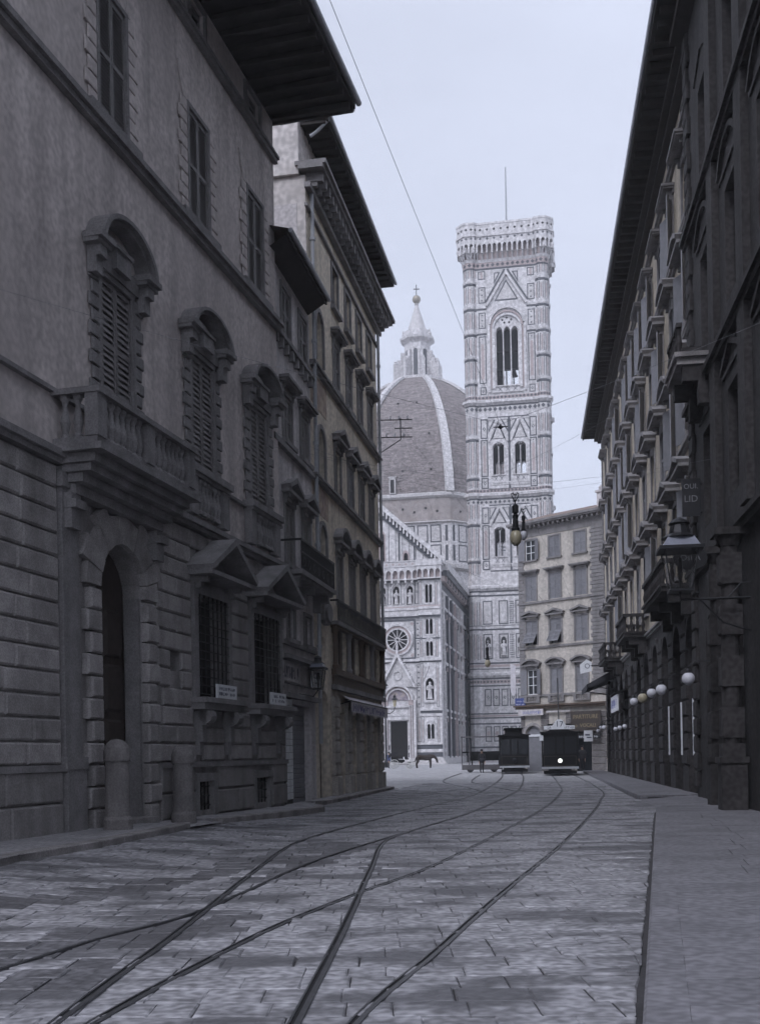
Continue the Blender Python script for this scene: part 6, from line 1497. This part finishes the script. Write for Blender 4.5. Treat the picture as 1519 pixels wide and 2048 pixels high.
ob('waist_rail', MB().box(-1.72, 1.37, -.89, -.86, 1.5, 1.62).box(-1.72, 1.37, .86, .89, 1.5, 1.62), TRB, par=t)
for x in (-1.1, .75):
    for y in (-.6, .6):
        m = MB().lathe([(.27, -.04), (.27, .04)], 14); m.xf(Matrix.Translation((x, y, .27)) @ Matrix.Rotation(PI/2, 4, 'X')); ob('wheel', m, STEEL, par=t)

# ------------------------------------------------------------------ people (one skinned body each)
SKIN = mat('skin', (.45, .3, .22), .6, .1, 6); COAT = mat('dark_coat', (.022, .022, .026), .9, .2, 5); TROU = mat('dark_trousers', (.035, .034, .038), .9, .2, 5); BLUEC = mat('blue_work_coat', (.07, .09, .19), .9, .2, 5); HAT = mat('felt_hat', (.02, .018, .018), .9)
def skinned(name, joints, edges, rad, root):
    me = bpy.data.meshes.new(name); me.from_pydata(joints, edges, []); o = bpy.data.objects.new(name, me); COL.objects.link(o)
    md = o.modifiers.new('skin', 'SKIN'); md.use_smooth_shade = True
    sk = me.skin_vertices[0].data if me.skin_vertices else None
    if sk is None:
        bpy.context.view_layer.objects.active = o
    for i, r in enumerate(rad):
        rr_ = r if isinstance(r, tuple) else (r, r); me.skin_vertices[0].data[i].radius = rr_; me.skin_vertices[0].data[i].use_root = (i == root)
    o.modifiers.new('sub', 'SUBSURF').levels = 2
    dg = bpy.context.evaluated_depsgraph_get(); m2 = bpy.data.meshes.new_from_object(o.evaluated_get(dg)); bpy.data.objects.remove(o); m2.name = name
    return m2
def make_skin(name, joints, edges, rad, root):
    try:
        return skinned(name, joints, edges, rad, root)
    except Exception:
        import bmesh
        bm = bmesh.new(); lay = bm.verts.layers.skin.verify()
        vs = [bm.verts.new(j) for j in joints]
        for a, b in edges: bm.edges.new((vs[a], vs[b]))
        for i, v in enumerate(vs):
            r = rad[i]; v[lay].radius = r if isinstance(r, tuple) else (r, r); v[lay].use_root = (i == root)
        me = bpy.data.meshes.new(name); bm.to_mesh(me); bm.free()
        o = bpy.data.objects.new(name, me); COL.objects.link(o)
        o.modifiers.new('skin', 'SKIN').use_smooth_shade = True; s = o.modifiers.new('sub', 'SUBSURF'); s.levels = 2
        dg = bpy.context.evaluated_depsgraph_get(); dg.update(); m2 = bpy.data.meshes.new_from_object(o.evaluated_get(dg)); bpy.data.objects.remove(o); return m2
def person(loc, rz, label, coat, stride=.06):
    t = thing('person', label, 'person', loc, rz)
    J = [(0, 0, .93), (0, 0, 1.12), (0, .01, 1.34), (0, .01, 1.47), (0, -.01, 1.57), (0, -.02, 1.68),
         (-.19, .01, 1.4), (-.25, .02, 1.14), (-.22, -.06, .9), (-.21, -.09, .8), (.19, .01, 1.4), (.25, .02, 1.14), (.22, -.06, .9), (.21, -.09, .8),
         (-.1, 0, .88), (-.11, -stride, .5), (-.11, -stride*.6, .09), (-.12, -stride*.6-.15, .04), (.1, 0, .88), (.11, stride, .5), (.11, stride*1.6, .09), (.12, stride*1.6-.15, .04)]
    Ed = [(0, 1), (1, 2), (2, 3), (3, 4), (4, 5), (2, 6), (6, 7), (7, 8), (8, 9), (2, 10), (10, 11), (11, 12), (12, 13), (0, 14), (14, 15), (15, 16), (16, 17), (0, 18), (18, 19), (19, 20), (20, 21)]
    Ra = [(.16, .12), (.155, .115), (.17, .115), (.065, .065), (.085, .1), (.07, .085), .075, .058, .045, .04, .075, .058, .045, .04, .1, .075, .05, .045, .1, .075, .05, .045]
    me = make_skin('body', J, Ed, Ra, 0)
    me.materials.clear()
    for m_ in (coat, TROU, SKIN, HAT): me.materials.append(m_)
    for p in me.polygons:
        c = p.center; p.use_smooth = True
        p.material_index = 2 if (c.z > 1.47 or (abs(c.x) > .17 and c.z < .86 and c.z > .7)) else (1 if c.z < .84 else 0)
        if c.z < .1: p.material_index = 3
    ob('body', me, par=t)
    ob('coat_skirt', MB().lathe([(.2, .78), (.19, .95), (.17, 1.1)], 12), coat, par=t, smooth=True)
    ob('hat', MB().lathe([(.19, 1.66), (.19, 1.675), (.115, 1.68), (.11, 1.78), (.08, 1.8), (0, 1.8)], 14, 0, -.01), HAT, par=t)
    fc = MB()
    for sx in (-.032, .032): fc.lathe([(0, -.012), (.012, 0), (0, .012)], 6, sx, -.098, z0=1.605)
    ob('eyes', fc, INKM, par=t); ob('nose', MB().face([(-.015, -.1, 1.56), (.015, -.1, 1.56), (0, -.13, 1.565)]).face([(-.015, -.1, 1.56), (0, -.13, 1.565), (0, -.1, 1.61)]).face([(.015, -.1, 1.56), (0, -.1, 1.61), (0, -.13, 1.565)]), SKIN, par=t)
    for sx in (-1, 1):                                      # hands: palm, four fingers, thumb
        q = MB().box(-.018, .018, -.04, .04, -.09, 0)
        for k in range(4): q.tube([(0, -.032+.021*k, -.09), (.004, -.034+.021*k, -.13), (.012, -.03+.02*k, -.16 - .012*(k in (1, 2)))], .009, 5)
        q.tube([(0, -.04, -.02), (.01, -.068, -.055), (.014, -.07, -.085)], .01, 5)
        ob('hand', q, SKIN, par=t, loc=(sx*.21, -.09, .8))
    return t
person((7.72, 83.6, 0), R(5), 'man in dark coat and hat standing left of the trams', COAT)
person((14.1, 76.8, .13), R(-20), 'person in dark clothes standing on the right pavement beside tram 17', TROU, .1)
person((.95, 118.5, 0), R(60), 'person in a blue coat standing behind the carriage', BLUEC)

# ------------------------------------------------------------------ horse and carriage
HRS = mat('dark_bay_coat', (.03, .022, .018), .75, .2, 4)
HX, HY = 4.75, 115.6
t = thing('horse', 'dark harnessed horse with lowered head in front of the cathedral', 'horse', (HX, HY, 0), R(-3))
J = [(-.75, 0, 1.18), (-.35, 0, 1.15), (.1, 0, 1.12), (.45, 0, 1.2), (.72, 0, 1.32), (.98, 0, 1.22), (1.16, 0, .98), (1.24, 0, .72), (1.28, 0, .55),
     (-.82, -.14, 1.0), (-.7, -.15, .78), (-.9, -.15, .48), (-.84, -.15, .12), (-.8, -.15, .03), (-.86, .14, 1.0), (-.78, .15, .78), (-.98, .15, .48), (-.92, .15, .12), (-.88, .15, .03),
     (.5, -.14, .92), (.52, -.14, .5), (.5, -.14, .12), (.53, -.14, .03), (.52, .14, .92), (.58, .14, .5), (.56, .14, .12), (.59, .14, .03), (-.98, 0, 1.12), (-1.08, 0, .7)]
Ed = [(0, 1), (1, 2), (2, 3), (3, 4), (4, 5), (5, 6), (6, 7), (7, 8), (0, 9), (9, 10), (10, 11), (11, 12), (12, 13), (0, 14), (14, 15), (15, 16), (16, 17), (17, 18), (3, 19), (19, 20), (20, 21), (21, 22), (3, 23), (23, 24), (24, 25), (25, 26), (0, 27), (27, 28)]
Ra = [.3, .32, .33, .31, .22, .17, .14, .11, .08, .19, .13, .085, .065, .07, .19, .13, .085, .065, .07, .15, .09, .065, .07, .15, .09, .065, .07, .07, .06]
me = make_skin('body', J, Ed, Ra, 1); me.materials.clear(); me.materials.append(HRS)
for p in me.polygons: p.use_smooth = True
ob('body', me, par=t)
for sy in (-.05, .05): ob('ear', MB().lathe([(.03, 0), (.025, .06), (0, .13)], 6), HRS, par=t, loc=(1.1, sy, 1.1))
ob('harness', MB().tube([(.5, -.3, 1.15), (.45, -.16, 1.44), (.45, .16, 1.44), (.5, .3, 1.15), (.5, 0, .85), (.5, -.3, 1.15)], .025, 5).tube([(.0, -.31, 1.12), (0, 0, 1.45), (0, .31, 1.12), (0, 0, .8), (0, -.31, 1.12)], .025, 5), IRON, par=t)
t = thing('carriage', 'dark hooded cab with pale wheels behind the horse', 'carriage', (1.95, HY, 0), R(-3))
WHL = mat('pale_wheel_paint', (.4, .4, .38), .6, .1, 4)
ob('body', MB().prism([(-.75, .75), (.35, .6), (.65, .75), (.6, .95), (.0, .98), (-.1, 1.15), (-.8, 1.2)], -.5, .5).box(.7, 1.05, -.42, .42, .95, 1.08).box(.95, 1.3, -.4, .4, .62, .68), TRB, par=t)
m = MB()
for k in range(5):
    a0, a1 = R(60 + 24*k), R(60 + 24*(k+1)); m.face([(-.35+.75*math.cos(a0), -.52, 1.15+.62*math.sin(a0)), (-.35+.75*math.cos(a0), .52, 1.15+.62*math.sin(a0)), (-.35+.75*math.cos(a1), .52, 1.15+.62*math.sin(a1)), (-.35+.75*math.cos(a1), -.52, 1.15+.62*math.sin(a1))])
for sy in (-.52, .52): m.face([(-.35+.75*math.cos(R(60+12*k)), sy, 1.15+.62*math.sin(R(60+12*k))) for k in range(11)])
ob('hood', m, COAT, par=t)
def wheel(x, y, r_):
    m = MB(); ring(m, 0, 0, r_-.06, r_, 0, 2*PI, -.03, .03, 20); w_ = ob('wheel', m, WHL, par=t, loc=(x, y, r_))
    for k in range(10):
        q = MB().box(0, r_-.05, -.015, .015, -.015, .015); q.xf(Matrix.Rotation(2*PI*k/10, 4, 'Y')); ob('spoke', q, WHL, par=w_)
    m = MB().lathe([(.07, -.08), (.07, .08)], 10); m.xf(Matrix.Rotation(PI/2, 4, 'X')); ob('hub', m, WHL, par=w_)
for y in (-.6, .6): wheel(-.45, y, .5); wheel(1.2, y, .4)
ob('axle', MB().tube([(-.45, -.6, .5), (-.45, .6, .5)], .03, 6).tube([(1.2, -.6, .4), (1.2, .6, .4)], .03, 6).tube([(-.45, 0, .5), (1.2, 0, .45)], .03, 6), IRON, par=t)
for y in (-.36, .36): ob('shaft', MB().tube([(1.1, y, .6), (2.0, y, .85), (3.1, y, 1.0)], .03, 6), WOOD, par=t)
ob('lamp', MB().box(.5, .62, -.6, -.5, 1.0, 1.25), SIGNW, par=t)

# ------------------------------------------------------------------ lamps, posts, wires
t = thing('lamp_standard', 'tall iron lamp standard with two lanterns before the cathedral door', 'lamp post', (.72, 128.0, 0), R(4)); t.scale = (1, 1, 1.18)
ob('post', MB().lathe([(.3, 0), (.3, .5), (.16, .8), (.12, 1.5), (.1, 5.6), (.05, 7.4)], 10).tube([(0, 0, 5.4), (.5, 0, 5.3), (1.0, 0, 5.6), (1.1, 0, 6.0)], .05, 6).tube([(0, 0, 5.4), (-.5, 0, 5.3), (-.9, 0, 5.6)], .05, 6), IRON, par=t)
for x, z in ((1.1, 6.0), (0, 7.4), (-.9, 5.6)):
    ob('lantern', MB().lathe([(.14, 0), (.26, .65)], 6, x, 0, z0=z), LAMPG if x < 1 else OCHG, par=t); ob('lantern_cap', MB().lathe([(.4, .65), (.16, .9), (.16, 1.05), (.02, 1.25)], 6, x, 0, z0=z), IRON, par=t)
def arc_lamp(loc, label, k=1.0, m=None):
    t = thing('arc_lamp', label, 'lamp', loc, 0, 'arc lamps hung over the street')
    g = MB().lathe([(.05, 0), (.13, .02), (.22, .1), (.275, .25), (.27, .38), (.21, .52), (.14, .58)], 18)
    ob('globe', g, m or OCHG, par=t, smooth=True); ob('finial', MB().lathe([(0, -.03), (.1, -.01), (.12, .04)], 12), IRON, par=t)
    ob('casing', MB().lathe([(.19, .57), (.19, .66), (.14, .7), (.125, 1.05), (.14, 1.18), (.1, 1.2), (.1, 1.26), (.15, 1.28), (.15, 1.55), (.08, 1.6)], 14), IRON, par=t)
    q = MB()
    for sg in (-1, 1): q.tube([(0, 0, 1.58), (0, 0, 1.7), (sg*.13, 0, 1.9), (sg*.17, 0, 2.02), (sg*.1, 0, 2.06), (sg*.03, 0, 1.96)], .032, 6)
    q.tube([(0, 0, 1.58), (0, 0, 2.05)], .015, 5); ob('hanger', q, IRON, par=t)
    if k != 1.0: t.scale = (k*.85, k*.85, k)
    return t
arc_lamp((3.6, 28.4, 6.85), 'large arc lamp with amber globe hanging over the street before the bell tower', .66)
arc_lamp((4.85, 36.2, 8.5), 'second arc lamp, its globe just above the roof of the corner house', .5, LAMPG)
arc_lamp((6.15, 62.0, 6.35), 'small far arc lamp hanging against the base of the bell tower', .7)
WIREM = mat('weathered_wire', (.16, .16, .17), .7)
def wire(pts, label, sag=0.0, r=.0032, n=14):
    P = []
    for a, b in zip(pts[:-1], pts[1:]):
        a, b = Vector(a), Vector(b)
        for k in range(n):
            s = k / n; p = a.lerp(b, s); p.z -= sag * 4 * s * (1-s); P.append(p)
    P.append(Vector(pts[-1])); o = ob('overhead_wire', MB().tube(P, r, 5), WIREM); o['label'] = label; o['category'] = 'wire'; o['group'] = 'overhead wires across the street'
wire([(-1.35, 2.4, 6.5), (1.95, 16.9, 6.5), (3.2, 23, 6.5), (5.2, 31, 6.5), (7.5, 41, 6.5), (12.0, 74, 6.45)], 'tram contact wire sagging from the upper sky down towards tram 17', .01, .0022)
wire([(XL(17)+.1, 17, 8.9), (1.95, 17, 6.58), (XR(18), 18, 9.0)], 'span wire from the palazzo balcony across to the dark palazzo', .05)
wire([(XL(28.2)+.1, 28.2, 9.6), (3.6, 28.4, 8.4), (XR(29), 29, 9.2)], 'span wire carrying the large amber arc lamp', .08)
wire([(XB(36), 36, 11.3), (4.85, 36.2, 10.05), (XR(37), 37, 11.0)], 'span wire carrying the second arc lamp', .08)
wire([(XB(40), 40, 10.2), (7.2, 41, 6.6), (XR(42), 42, 9.5)], 'thin span wire from the ochre building above the narrow alley of sky', .05)
wire([(XB(46.5)+1.2, 46.8, 15.5), (10, 64, 9.9), (15, 74, 11.5)], 'telegraph wire running from the corner bracket past the dome', .25, .0045)
wire([(XB(46.5)+1.2, 46.8, 15.1), (6.15, 62, 7.95), (14, 66, 10.2)], 'span wire carrying the small far arc lamp', .1)
wire([(XL(30.5)+.1, 30.5, 10.5), (2.5, 33, 9.3), (9.8, 36, 13.6)], 'highest thin wire crossing in front of the dome', .15, .0035)
h = thing('trolley_hanger', 'dark insulated hanger on the contact wire before the bell tower', 'insulator', (1.95, 17.0, 6.5))
ob('ear', MB().lathe([(0, 0), (.05, .02), (.06, .06), (.13, .08), (.13, .1), (.04, .12), (.03, .2), (0, .22)], 10).tube([(-.28, .02, .09), (.28, -.02, .1)], .02, 5), IRON, par=h); h.scale = (.4, .4, .4)

# ------------------------------------------------------------------ the hazy air of the city
hz = bpy.data.materials.new('city_haze'); hz.use_nodes = True; hn = hz.node_tree.nodes; hn.clear()
ho = hn.new('ShaderNodeOutputMaterial'); hv = hn.new('ShaderNodeVolumePrincipled')
hv.inputs['Color'].default_value = (.95, .965, 1.0, 1); hv.inputs['Density'].default_value = .0007; hv.inputs['Anisotropy'].default_value = .1
hz.node_tree.links.new(hv.outputs[0], ho.inputs['Volume'])
ob('haze', MB().box(-325, 325, -75, 445, -1.4, 122), hz, kind='stuff')
